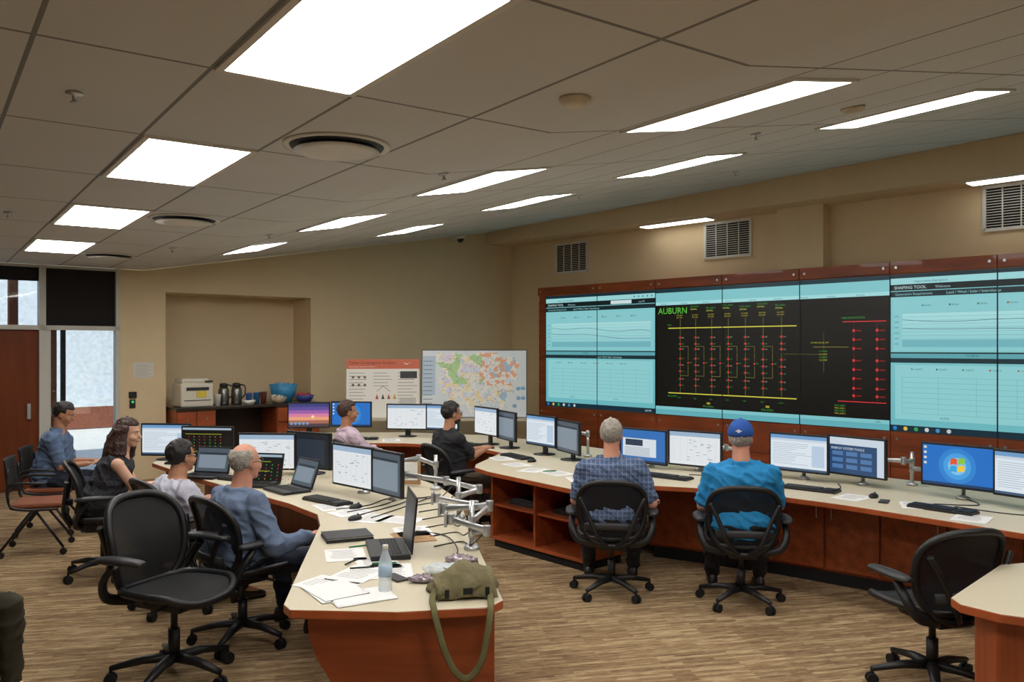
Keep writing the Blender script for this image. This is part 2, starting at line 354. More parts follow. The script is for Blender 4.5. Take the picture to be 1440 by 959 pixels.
for x0,x1,y0,y1 in ((1.22,1.98,3.27,3.79),(4.46,5.26,3.29,3.82),(8.45,9.25,3.32,3.84)):
    r=root('wall_vent','white wall air grille with dark louvres','air vent',mw=FR@Matrix.Translation(((x0+x1)/2,(y0+y1)/2,0)),group='wall air grilles')
    w=x1-x0;h=y1-y0; bm=B()
    for a in ((0,h/2,w,.02),(0,-h/2,w,.02),(w/2,0,.02,h),(-w/2,0,.02,h)): box(bm,(a[0],a[1],.012),(a[2]+.02,a[3]+.02,.024))
    for i in range(1,4): box(bm,(-w/2+w*i/4,0,.012),(.012,h,.02))
    obj('grille_frame',bm,white,r)
    bm=B(); box(bm,(0,0,.003),(w,h,.004),None,1)
    for i in range(16): box(bm,(0,-h/2+h*(i+.5)/16,.01),(w,.007,.010))
    obj('louvre',bm,[cw,blackm],r)
# ---------------------------------------------------------------- video wall
vw=root('video_wall','wide cherry-framed wall of tiled display panels showing control software','video wall',mw=FR@Matrix.Translation((1.16,0,.0)))
bm=B(); PW=1.25; W=10.0
box(bm,(W/2-.1,1.48,.1),(W+.2,2.96,.19))
for i in range(8):
    x0=-.2 if i==0 else i*PW; x1=(i+1)*PW
    box(bm,((x0+x1)/2,2.92,.22),(x1-x0-.012,.15,.05)); box(bm,((x0+x1)/2,.58,.2),(x1-x0-.012,.44,.03)); box(bm,((x0+x1)/2,.18,.2),(x1-x0-.012,.34,.03))
    for xx in (x0+.08,x1-.08): cyl(bm,(xx,2.92,.24),(xx,2.92,.254),.018,seg=10,mi=1); cyl(bm,(xx,.72,.212),(xx,.72,.224),.018,seg=10,mi=1)
for y in (1.0,1.5,2.0,2.5): box(bm,(-.11,y,.2),(.17,.48,.03))
obj('cabinet_surround',bm,[cherryv,silver],vw)
def app(cv,x0,x1,y0=.82,y1=2.83):
    w=x1-x0
    cv.grad(x0,y0,x1,y1,'#6FC0C8','#8CD4D8',0,12)
    cv.rect(x0,y1-.05,x1,y1,'#0B2C38',1); cv.rect(x0,y1-.13,x1,y1-.05,'#9FDDE0',1)
    cv.text('https://www.shapingtool',x0+.3,y1-.11,.04,'#3B6670',3)
    for i in range(5): cv.disc(x1-.08-.09*i,y1-.09,.013,'#2F5E72',2)
    cv.rect(x0,y1-.21,x1,y1-.13,'#081A1F',1); cv.text('SHAPING TOOL',x0+.05,y1-.19,.055,'#CFE9EA'); cv.text('Welcome',x0+.55,y1-.19,.045,'#A8C8CC')
    cv.rect(x0+w*.62,y1-.2,x0+w*.80,y1-.14,'#D5EDEE',2)
    cv.text('Log Off',x0+w*.86,y1-.19,.04,'#A8C8CC')
    cv.rect(x0,y1-.29,x1,y1-.22,'#10292F',1); cv.text('Generation Requirement',x0+.06,y1-.27,.045,'#8CC6CA'); cv.text('Load / Wind / Solar / Interchange',x0+.68,y1-.27,.045,'#9ED7DA')
    cv.rect(x0+.04,y1-.98,x1-.04,y1-.33,'#8DD2D7',1); cv.grad(x0+.15,y1-.93,x1-.1,y1-.50,'#8FD2D8','#AEE6E7',2,8)
    for i in range(9): cv.line(x0+.15,y1-.50-.0475*i,x1-.1,y1-.50-.0475*i,.003,'#66ABB4',3)
    for i in range(6):
        cv.text(str(7-i)+'000',x0+.05,y1-.55-.07*i,.028,'#376A70'); cv.disc(x0+.4+i*.32,y1-.405,.013,('#2F8FC0','#3A5F9A','#3D8B5A','#A04A3A','#8A7A3A','#556677')[i],3,8); cv.text('Series',x0+.42+i*.32,y1-.415,.034,'#2C5E66')
    pts=[(x0+.15+(w-.25)*i/24,y1-.58-.02*math.sin(i*.5)-.004*i) for i in range(25)]; cv.pl(pts,.006,'#3C6A76',4)
    pts=[(x0+.15+(w-.25)*i/24,y1-.68-.015*math.sin(i*.4+1)-.005*i) for i in range(25)]; cv.pl(pts,.006,'#4A5E8A',4)
    cv.rect(x0+.15,y1-.93,x1-.1,y1-.84,'#76BCC6',3)
    cv.rect(x0,y1-1.07,x1,y1-1.0,'#5FAAB3',1); cv.text('11/15/16',x0+.9,y1-1.05,.04,'#12353B')
    cv.rect(x0,y1-1.13,x1,y1-1.07,'#123038',2); cv.text('Load / Wind / Solar / Interchange',x0+w*.5,y1-1.115,.04,'#9ED7DA')
    cv.rect(x0+.06,y0+.16,x1-.06,y1-1.16,'#93D6DA',1)
    for i in range(6): cv.text('Load %d'%i,x0+.3+i*.3,y1-1.22,.034,'#23586E'); cv.disc(x0+.27+i*.3,y1-1.21,.012,('#2F8FC0','#3A5F9A','#3D8B5A','#A04A3A','#8A7A3A','#556677')[i],3,8)
    for i in range(8): cv.line(x0+.15,y0+.24+.065*i,x1-.12,y0+.24+.065*i,.004,'#68B3BC',3)
    for i in range(9): cv.line(x0+.15+(w-.27)*i/8,y0+.24,x0+.15+(w-.27)*i/8,y0+.695,.004,'#68B3BC',3)
    cv.text('10 P.M.',x0+.6,y0+.18,.04,'#376A70'); cv.text('12 P.M.',x0+w-.9,y0+.18,.04,'#376A70')
    cv.rect(x0,y0,x1,y0+.08,'#0E2E3C',1)
    for i,c in enumerate(('#2B7FD0','#E8C34A','#3AA655','#D9D9D9','#4A90C0','#CFCFCF')): cv.disc(x0+.06+.13*i,y0+.04,.026,c,2)
    cv.text('4:02 PM',x1-.22,y0+.025,.04,'#D6E8EC')
def seams(cv,x0,x1,n):
    for i in range(n+1):
        x=x0+(x1-x0)*i/n; cv.rect(x-.008,.82,x+.008,2.83,'#05080A',9)
    cv.rect(x0,1.818,x1,1.834,'#05080A',9)
cv=Cv(.001); app(cv,0,2.5); seams(cv,0,2.5,2); cv.make('display_screen',VID,vw,T((0,0,.222)),label='pale cyan charting application display')
cv=Cv(.001); app(cv,6.25,10); seams(cv,6.25,10,3); cv.make('display_screen',VID,vw,T((0,0,.222)),label='pale cyan charting application display')
cv=Cv(.001); x0,x1=2.5,6.25
cv.rect(x0,.82,x1,2.83,'#020303',0); cv.rect(x0,2.77,x1,2.83,'#10343F',1); cv.rect(x0,2.62,x1,2.77,'#84CDD3',1); cv.rect(x0,2.57,x1,2.62,'#A6E2E5',1)
for i in range(9): cv.text('Favorites',x0+.1+i*.4,2.58,.032,'#45727A')
cv.rect(x0,.90,x1,.95,'#84CDD3',1); cv.rect(x0,.82,x1,.90,'#66B6C0',1); cv.text('100%',x1-.2,.91,.035,'#23444A')
cv.text('AUBURN',x0+.05,2.43,.14,'#62CC44')
YL='#B8B238'; RD='#D03434'; GN='#3FA548'; WT='#AEB5A8'
cv.line(x0+.25,2.2,x0+2.45,2.2,.015,'#D8D24C'); cv.line(x0+.25,1.17,x0+2.45,1.17,.015,'#D8D24C'); cv.text('BUS 1',x0+.24,2.24,.034,GN); cv.text('BUS 2 COM',x0+.24,1.11,.034,GN)
names=['PLSN 1','FEE_AUB 4','FEE_AUB 3','CCO_AUB 1','CCO_AUB 2','AUB_AUB 5','FEE_AUB 6']
for i in range(7):
    x=x0+.48+i*.29
    for a,c in ((2.34,2.07),(2.03,1.97),(1.93,1.89),(1.85,1.74),(1.70,1.64),(1.60,1.54),(1.50,1.42),(1.38,1.32),(1.28,1.17)): cv.line(x,a,x,c,.005,'#84883A')
    if i>0: cv.text(names[i],x-.1,2.49+.03*(i%2),.034,GN); cv.text('CENTRAL',x-.1,2.45+.03*(i%2),.028,'#CFD95A')
    for k in range(2): cv.text('%d.%d MW'%(23+i*7,k+i),x-.07,2.39-.035*k,.029,YL)
    for j,y in enumerate((2.05,1.95,1.87,1.72,1.62,1.52,1.40,1.30)):
        cv.rect(x-.015,y-.015,x+.015,y+.015,RD,4); cv.text('%d'%(y*100+i),x+.024,y-.012,.028,GN if j%2 else WT); cv.text('%d'%(j+2),x-.045,y-.012,.026,GN)
    if i<6:
        cv.line(x,1.91,x+.15,1.91,.005,'#84883A'); cv.line(x+.15,1.91,x+.15,1.69,.005,'#84883A'); cv.line(x+.15,1.62,x+.15,1.45,.005,'#84883A'); cv.line(x,1.45,x+.15,1.45,.005,'#84883A'); cv.rect(x+.137,1.64,x+.163,1.666,RD,4); cv.text('AB%d'%i,x+.17,1.65,.026,GN)
    cv.text('1.3.%d'%(i+4),x-.05,1.09,.03,GN)
for a in (x0+1.0,x0+2.0):
    cv.rect(a-.03,1.02,a+.03,1.05,'#B0A030',3); cv.text('POS_AUB A',a-.1,.975,.038,GN)
cv.line(x0+2.25,1.8,x0+2.8,1.8,.004,'#767A30'); cv.line(x0+2.7,1.9,x0+3.2,1.9,.005,'#A8A23A'); cv.line(x0+2.85,1.55,x0+2.85,2.1,.004,'#767A30')
cv.text('LIN RES LRCAL 1PM',x0+2.66,1.95,.03,YL)
for k in range(4): cv.text('12.4 MW',x0+2.78,1.83-.04*k,.032,YL if k%2 else GN)
cv.line(x0+3.12,2.24,x0+3.7,2.24,.012,RD); cv.text('WEB NORTH STATN',x0+3.1,2.28,.034,GN); cv.line(x0+3.05,1.17,x0+3.7,1.17,.012,RD)
for x in (x0+3.27,x0+3.58):
    cv.line(x,1.17,x,2.24,.004,'#8A2626')
    for y in (2.12,2.0,1.88,1.72,1.6,1.48,1.35,1.25): cv.rect(x-.017,y-.017,x+.017,y+.017,RD,4); cv.text('AUB%02d'%(y*10),x+.028,y-.01,.026,RD)
for k in range(4): cv.text('TRN_AUB %d'%k,x0+3.0,1.1-.035*k,.03,YL if k%2 else GN)
seams(cv,x0,x1,3); cv.make('display_screen',VID,vw,T((0,0,.222)),label='black network diagram display with yellow and red lines')
# ---------------------------------------------------------------- furniture: consoles
def console(label,top,bodies,extra=None):
    r=root('console_desk',label,'desk'); bm=B(); prism(bm,top,.70,.742,0,1); obj('worktop',bm,[cream,cherryd],r,bev=.006)
    for bd in bodies: bm=B(); prism(bm,bd,.10,.70); obj('base_cabinet',bm,cherry,r)
    for bd in bodies:
        cx=sum(p[0] for p in bd)/len(bd); cy=sum(p[1] for p in bd)/len(bd)
        bm=B(); prism(bm,[(p[0]+(cx-p[0])*.02,p[1]+(cy-p[1])*.02) for p in bd],0,.1); obj('plinth',bm,blackm,r)
    return r
lc=console('long curved cream-topped cherry console desk crowded with monitors and papers',
 [(-1.03,3.74),(-.98,3.66),(-.5,3.63),(-.10,3.70),(-.04,3.80),(-.21,4.9),(-.40,6.3),(-.62,6.95),(-1.0,7.6),(-1.9,8.5),(-3.1,9.4),(-3.7,9.0),(-3.6,8.3),(-2.75,7.3),(-1.65,6.15),(-1.35,5.75),(-1.25,5.4),(-1.12,4.4)],
 [[(-.62,3.84),(-.10,3.84),(-.27,4.9),(-.46,6.28),(-.66,6.9),(-1.03,7.5),(-1.92,8.4),(-3.1,9.3),(-3.35,9.05),(-2.2,7.95),(-1.25,6.95),(-.85,6.1),(-.66,4.9)]])
bm=B(); pr=[(-.93,.70),(-.93,.62),(-.915,.54),(-.885,.47),(-.845,.41),(-.81,.35),(-.785,.25),(-.78,0),(-.08,0),(-.08,.70)]
a=[bm.verts.new((x,3.78,z)) for x,z in pr]; c=[bm.verts.new((x,3.82,z)) for x,z in pr]; bm.faces.new(a); bm.faces.new(list(reversed(c)))
for i in range(len(pr)): bm.faces.new((a[i],c[i],c[(i+1)%len(pr)],a[(i+1)%len(pr)]))
bmesh.ops.recalc_face_normals(bm,faces=bm.faces[:]); obj('end_panel',bm,cherryv,lc)
rc=console('long curved cream-topped cherry console desk facing the display wall',
 [(-2.9,10.1),(-1.3,10.0),(-.45,9.65),(-.12,9.1),(-.36,8.2),(-.36,8.0),(-.22,7.72),(.52,6.72),(.66,6.66),(1.15,6.95),(1.75,6.75),(2.45,6.08),(3.0,5.4),(3.6,4.6),(4.8,5.1),(4.2,6.4),(3.3,7.4),(2.3,8.25),(1.4,9.0),(.7,9.9),(-.3,10.9),(-1.5,11.3),(-2.9,11.2)],
 [[(1.25,7.55),(2.2,6.95),(2.85,6.4),(3.5,5.65),(4.1,4.9),(4.6,5.2),(4.05,6.3),(3.15,7.3),(2.15,8.15),(1.45,8.75)],
  [(-2.8,10.7),(-1.3,10.6),(-.35,10.25),(.2,9.4),(.3,8.8),(1.2,8.7),(.6,9.75),(-.35,10.8),(-1.5,11.2),(-2.8,11.1)]])
segs=[((1.25,7.55),(2.2,6.95)),((2.2,6.95),(2.85,6.4)),((2.85,6.4),(3.5,5.65))]
for a,c in segs:
    a=V((*a,0)); c=V((*c,0)); d=(c-a); n=d.length; k=2; d.normalize(); F=frame(a,d)
    for i in range(k):
        x0=n*i/k+.01; x1=n*(i+1)/k-.01
        bm=B(); box(bm,((x0+x1)/2,.40,.012),(x1-x0,.56,.02)); o=obj('cabinet_door',bm,cherry,rc,bev=.003,mw=F)
        bm=B(); tube(bm,[(0,-.05,.0),(0,-.05,.03),(0,.05,.03),(0,.05,0)],.005,mi=0); obj('door_handle',bm,silver,o,mw=Matrix.Translation((x1-.05 if i==0 else x0+.05,.58,.02)))
A=V((-.2,7.92,0)); Bp=V((.6,6.99,0)); F=frame(A,Bp-A); n=(Bp-A).length
su=root('shelf_unit','open two-bay cherry shelf unit built under the console end','shelf unit',mw=F)
bm=B()
for x in (.0125,n/2,n-.0125): box(bm,(x,.395,-.25),(.025,.60,.5))
box(bm,(n/2,.09,-.25),(n,.03,.5)); box(bm,(n/2,.68,-.25),(n,.03,.5)); box(bm,(n/2,.4,-.49),(n,.59,.02)); obj('carcass',bm,cherryv,su,bev=.002)
for i in range(2): bm=B(); box(bm,(n/4+i*n/2,.40,-.25),(n/2-.03,.022,.46)); obj('shelf',bm,cherryd,su)
bm=B(); box(bm,(n/2,.037,-.26),(n-.04,.074,.46)); obj('plinth',bm,blackm,su)
for i,(x,y,c) in enumerate(((n*.75,.411,black),(n*.25,.411,dgrey))):
    bm=B(); box(bm,(0,.02,0),(.36,.04,.26)); box(bm,(.02,.05,.01),(.3,.02,.2)); o=obj('binder',bm,c,mw=F@Matrix.Translation((x,y,-.24)),bev=.004); tag(o,'black binder lying on an open cherry shelf','binder')
nr=root('side_desk','rounded cream-topped cherry desk corner at the aisle','desk')
bm=B(); prism(bm,[(2.03,3.84),(2.02,3.74),(2.12,3.6),(3.4,2.9),(4.0,3.9),(2.9,4.5),(2.6,4.42)],.70,.742,0,1); obj('worktop',bm,[cream,cherryd],nr,bev=.006)
bm=B(); prism(bm,[(2.14,3.84),(2.16,3.7),(3.35,3.05),(3.85,3.9),(2.85,4.38),(2.65,4.32)],0,.70); obj('base_cabinet',bm,cherry,nr,bev=.005)
cr=root('credenza','cherry credenza with drawers and a dark worktop in the wall niche','cabinet',mw=FB)
drk=mat('dark_laminate','#332822',.3)
bm=B(); box(bm,(-5.4,1.0,.0),(2.26,.04,.68)); obj('worktop',bm,drk,cr,bev=.004)
for x0,x1 in ((-6.52,-5.95),(-5.0,-4.28)):
    bm=B(); box(bm,((x0+x1)/2,.49,.0),(x1-x0,.98,.6)); obj('base_cabinet',bm,cherry,cr)
    nd=2
    for i in range(3):
        y=.85-.24*i
        for j in range(nd):
            w=(x1-x0)/nd; xx=x0+w*(j+.5)
            bm=B(); box(bm,(xx,y,.31),(w-.02,.21,.02)); o=obj('drawer',bm,cherryv,cr,bev=.003)
            bm=B(); cyl(bm,(xx,y,.32),(xx,y,.345),.012,seg=10); obj('drawer_knob',bm,silver,o)
bm=B(); box(bm,(-5.47,.5,-.28),(.96,.96,.02)); obj('back_panel',bm,drk,cr)
tb=root('side_table','long cream-topped side table carrying display boards','table')
bm=B(); box(bm,(-1.15,12.85,.80),(3.1,.6,.04)); obj('tabletop',bm,cream,tb)
for x in (-2.6,.3):
    for y in (12.62,13.08): bm=B(); cyl(bm,(x,y,0),(x,y,.78),.02); obj('leg',bm,dgrey,tb)
def board(name,label,w,h,loc,rz,cv):
    r=root(name,label,'poster board',loc,rz)
    bm=B(); box(bm,(0,.012,h/2),(w,.012,h)); o=obj('foam_board',bm,paper,r); M=Matrix.Rotation(R(-9),4,'X'); o.matrix_basis=M
    cv.make('printed_sheet',PRN,r,M@frame(V((0,.003,0)),(1,0,0)))
cv=Cv(); w,h=1.12,.9; cv.rect(-w/2,0,w/2,h,'#EDEAE2',1); cv.rect(-w/2,h-.15,w/2,h,'#D2694A',2); cv.text('Cyber-Contingency Analysis',-w/2+.04,h-.075,.062,'#5A1E12'); cv.text('Electric grid operations research',-w/2+.04,h-.125,.03,'#F3DDD2')
cv.poly([(.3,h-.05),(.36,h-.09),(.45,h-.03),(.38,h-.07),(.33,h-.06)],'#F2E9E0',3)
for c in range(3):
    for i in range(11 if c!=1 else 5): cv.rect(-w/2+.04+c*.37,h-.22-.05*i,-w/2+.04+c*.37+.3*random.uniform(.7,1),h-.21-.05*i,'#A5A29E',2)
for i in range(6): cv.disc(-w/2+.1+.045*(i%3)*2,h-.28-.12*(i//3),.022,'#7C6B4E',3)
cv.rect(.26,h-.3,.52,h-.19,'#2B2D31',3)
for i in range(4): cv.poly([(-.12+.09*i,h-.62),(-.07+.09*i,h-.62),(-.095+.09*i,h-.54)],['#B8452F','#333333','#B8452F','#C9A23A'][i],3)
cv.pl([(-.1,h-.5),(0,h-.42),(.1,h-.5)],.006,'#333333',3); cv.rect(.25,.1,.5,.3,'#C8C6C0',3)
board('poster_board','red-headed research poster board about grid analysis leaning on the wall table',w,h,(-1.98,12.75,.822),8,cv)
cv=Cv(); w,h=1.62,1.05; cv.rect(-w/2,0,w/2,h,'#DDE5EA',1); cv.rect(-w/2,0,w/2,.012,'#30302E',8); cv.rect(-w/2,h-.012,w/2,h,'#30302E',8); cv.rect(-w/2,0,-w/2+.012,h,'#30302E',8); cv.rect(w/2-.012,0,w/2,h,'#30302E',8)
def blobp(cx,cy,rx,ry,c,l,n=16,j=.25): cv.poly([(cx+rx*math.cos(2*math.pi*i/n)*random.uniform(1-j,1+j),cy+ry*math.sin(2*math.pi*i/n)*random.uniform(1-j,1+j)) for i in range(n)],c,l)
land=[(-.58,.99),(-.3,1.0),(-.1,.95),(.05,1.0),(.35,1.0),(.45,.9),(.6,.95),(.7,.8),(.62,.7),(.7,.6),(.55,.56),(.6,.45),(.5,.38),(.48,.25),(.42,.12),(.38,.26),(.22,.24),(.05,.2),(-.05,.06),(-.12,.2),(-.3,.2),(-.4,.3),(-.5,.4),(-.54,.6),(-.48,.75),(-.6,.85)]
cv.poly(land,'#F3F1EC',2)
def inland(x,y):
    ins=False; j=len(land)-1
    for i in range(len(land)):
        a,c=land[i],land[j]
        if (a[1]>y)!=(c[1]>y) and x<(c[0]-a[0])*(y-a[1])/(c[1]-a[1])+a[0]: ins=not ins
        j=i
    return ins
for ix in range(66):
    for iy in range(42):
        x=-.62+ix*.02; y=.12+iy*.021
        if not inland(x+.01,y+.01): continue
        q=noise.noise(V((x*6,y*6,.3))); q2=noise.noise(V((x*13+4,y*13,2.1)))
        c='#F1EEE6'
        if x<.1 and y>.5 and q>.1: c='#B4DC9C'
        elif x>.08 and y>.48 and q2>.12: c='#EFB08C'
        elif x>.2 and q<-.2: c='#A9CBE2'
        elif q2>.25: c='#F3E7B4'
        elif q2<-.28: c='#DCE8F2'
        elif q<-.25: c='#E6DAEC'
        cv.poly([(x,y),(x+.02,y+random.uniform(-.004,.004)),(x+.02,y+.021),(x,y+.021)],c,3)
for i in range(220):
    a=(random.uniform(-.5,.55),random.uniform(.25,.95)); cv.line(a[0],a[1],a[0]+random.uniform(-.08,.08),a[1]+random.uniform(-.07,.07),.0025,random.choice(['#C1705F','#6D86B0','#8A8A8A','#8DA873','#B0B0A8']),5)
for i in range(180): cv.rect(*(lambda x,y:(x,y,x+.02,y+.005))(random.uniform(-.55,.6),random.uniform(.15,.97)),'#6E7888',6)
for i in range(12): cv.rect(-.78,.15+.065*i,-.64,.16+.065*i,'#6C7C98',3)
for i in range(9): cv.rect(-w/2+.02+.022*i,.35,-w/2+.032+.022*i,.95,'#8DB3D0',2)
for x,y in ((.68,.45),(.75,.45),(.68,.3),(.75,.3),(.62,.18)): blobp(x,y,.035,.03,'#7FB2D6',4)
cv.text('Electric Transmission',.36,.40,.03,'#7A8A9A',6)
board('map_board','large framed map board of the North American electric system',w,h,(-.58,12.65,.822),0,cv)
# ---------------------------------------------------------------- chairs
def aeron(loc,rz,label='black mesh ergonomic swivel armchair on a five-star base'):
    r=root('office_chair',label,'chair',loc,rz,'black mesh swivel chairs')
    cz=.655
    def bp(x,z):
        y=-.225-.17*(z-.45)+.8*x*x+.05*math.sin((z-.4)*6)
        return V((x,y,z))
    N=40
    def outl(s):
        o=[]
        for i in range(N):
            a=2*math.pi*i/N; cx=math.cos(a); sz=math.sin(a)
            x=(.245+.04*sz)*math.copysign(abs(cx)**.75,cx)*s; z=cz+.245*math.copysign(abs(sz)**.75,sz)*s; o.append(bp(x,z))
        return o
    bm=B(); rr=[[bm.verts.new(p) for p in outl(s)] for s in (1,.8,.6,.4,.2,.05)]
    for i in range(5):
        for j in range(N): f=bm.faces.new((rr[i][j],rr[i][(j+1)%N],rr[i+1][(j+1)%N],rr[i+1][j])); f.smooth=True
    bm.faces.new(rr[-1]); be=obj('backrest',bm,meshm,r)
    bm=B(); tube(bm,outl(1),.021,8,closed=True); obj('backrest_frame',bm,black,be)
    bm=B(); tube(bm,[(-.2,-.25,.56),(-.1,-.295,.57),(0,-.30,.575),(.1,-.295,.57),(.2,-.25,.56)],.028,8,flat=(1,.35)); obj('lumbar_support',bm,dgrey,be)
    bm=B()
    for s in (-1,1): tube(bm,spl([(0,-.12,.39),(s*.05,-.24,.43),(s*.12,-.29,.52),(s*.19,-.275,.68),(s*.24,-.26,.78)]),.017,6)
    obj('back_support',bm,black,be)
    def so(s):
        o=[]
        for i in range(N):
            a=2*math.pi*i/N; cx=math.cos(a); sy=math.sin(a)
            x=(.25+.02*sy)*math.copysign(abs(cx)**.6,cx)*s; y=.0+.235*math.copysign(abs(sy)**.7,sy)*s
            o.append(V((x,y+.02,.462+.25*x*x-(max(0,y-.14)**2)*4.5)))
        return o
    bm=B(); rr=[[bm.verts.new(p) for p in so(s)] for s in (1,.75,.5,.25,.05)]
    for i in range(4):
        for j in range(N): f=bm.faces.new((rr[i][j],rr[i][(j+1)%N],rr[i+1][(j+1)%N],rr[i+1][j])); f.smooth=True
    bm.faces.new(rr[-1]); se=obj('seat',bm,meshm,r)
    bm=B(); tube(bm,so(1),.021,8,closed=True); obj('seat_frame',bm,black,se)
    bm=B(); box(bm,(0,-.02,.40),(.2,.30,.07)); box(bm,(0,-.02,.44),(.42,.05,.03)); cyl(bm,(.1,.05,.40),(.25,.08,.40),.008); obj('tilt_mechanism',bm,dgrey,r,bev=.012)
    for s in (-1,1):
        bm=B(); tube(bm,spl([(s*.12,-.17,.41),(s*.25,-.2,.45),(s*.30,-.17,.54),(s*.30,-.1,.62)]),[.022]*19,8,flat=(1.2,.8)); a=obj('armrest',bm,black,r)
        bm=B(); tube(bm,spl([(s*.30,-.2,.645),(s*.31,-.05,.652),(s*.30,.1,.648)],5),[.02,.035,.042,.045,.045,.045,.045,.042,.04,.035,.02],10,flat=(.45,1)); obj('armrest_pad',bm,dgrey,a)
    bm=B(); cyl(bm,(0,0,.10),(0,0,.26),.03); cyl(bm,(0,0,.26),(0,0,.40),.018,mi=1); obj('gas_column',bm,[black,dgrey],r)
    for k in range(5):
        a=2*math.pi*k/5+.3; d=V((math.cos(a),math.sin(a),0))
        bm=B(); tube(bm,[V((0,0,.115)),d*.15+V((0,0,.112)),d*.31+V((0,0,.082))],[.034,.028,.018],8,flat=(.8,1)); l=obj('base_leg',bm,black,r)
        n=V((-d.y,d.x,0)); p=d*.31+V((0,0,.03)); bm=B()
        for s in (-1,1): cyl(bm,p+n*(.006*s),p+n*(.024*s),.03,seg=14)
        cyl(bm,p+V((0,0,.0)),p+V((0,0,.06)),.008); obj('caster',bm,blackm,l)
    return r
ch=aeron((-1.93,4.74,0),-112,'empty black mesh ergonomic swivel armchair turned away from the desk'); ch.scale=(1.08,1.08,1.15)
AL='black mesh ergonomic swivel armchair on a five-star base'
SEATS={'plaidL':(-1.74,5.36,-42),'guy2':(-2.44,6.05,-45),'woman':(-3.40,6.92,-66),'plaidR':(.77,6.42,-6),'cap':(1.70,6.16,-10),'pink':(-1.62,9.0,-62),'blackm':(-.62,8.62,-55)}
for k,(x,y,rz) in SEATS.items():
    q=dup(ch,(x,y,0),rz,AL+', occupied')
    if k in('woman','guy2','plaidL'): q.scale=(1,1,1.06)
dup(ch,(2.36,4.66,0),14,'empty black mesh swivel armchair beside the rounded side desk').scale=(1.06,1.06,1.03)
dup(ch,(-3.1,4.30,0),-92,AL+', occupied')
orange=mat('brown_upholstery','#7E452B',.8,bump=.2)
def sidechair(loc,rz,label):
    r=root('side_chair',label,'chair',loc,rz,'brown-seated side chairs')
    bm=B(); box(bm,(0,.02,.45),(.46,.44,.05)); obj('seat',bm,orange,r,bev=.02)
    bm=B(); pts=[]
    for i in range(9): x=-.22+.44*i/8; pts.append((x,-.22+.6*x*x,0))
    rs=[[V((x,y-.1*(z-.5)-.0,z)) for x,y,_ in pts]+[V((x,y-.1*(z-.5)-.015,z)) for x,y,_ in reversed(pts)] for z in (.56,.65,.75,.85,.88)]
    rings(bm,rs); obj('backrest',bm,blackm,r)
    bm=B()
    for s in (-1,1):
        tube(bm,spl([(s*.24,.2,.42),(s*.25,-.1,.43),(s*.24,-.2,.5),(s*.22,-.21,.8)],5),.012,8)
        tube(bm,[(s*.2,0,.42),(s*.24,.24,.07)],.012); tube(bm,[(s*.2,0,.42),(s*.24,-.26,.07)],.012)
        tube(bm,spl([(s*.24,-.2,.5),(s*.27,-.18,.66),(s*.27,.1,.66)],5),.012)
    tube(bm,[(-.2,0,.42),(.2,0,.42)],.012); obj('frame',bm,black,r)
    for s in (-1,1):
        for y in (.24,-.26): bm=B(); cyl(bm,(s*.23,y,.03),(s*.25,y,.03),.03); cyl(bm,(s*.24,y,.03),(s*.24,y,.07),.008); obj('caster',bm,black,r)
sidechair((-4.42,7.75,0),-70,'empty black side chair with a brown-orange seat on casters')
sidechair((-4.75,8.55,0),-75,'black side chair with a brown-orange seat, occupied')
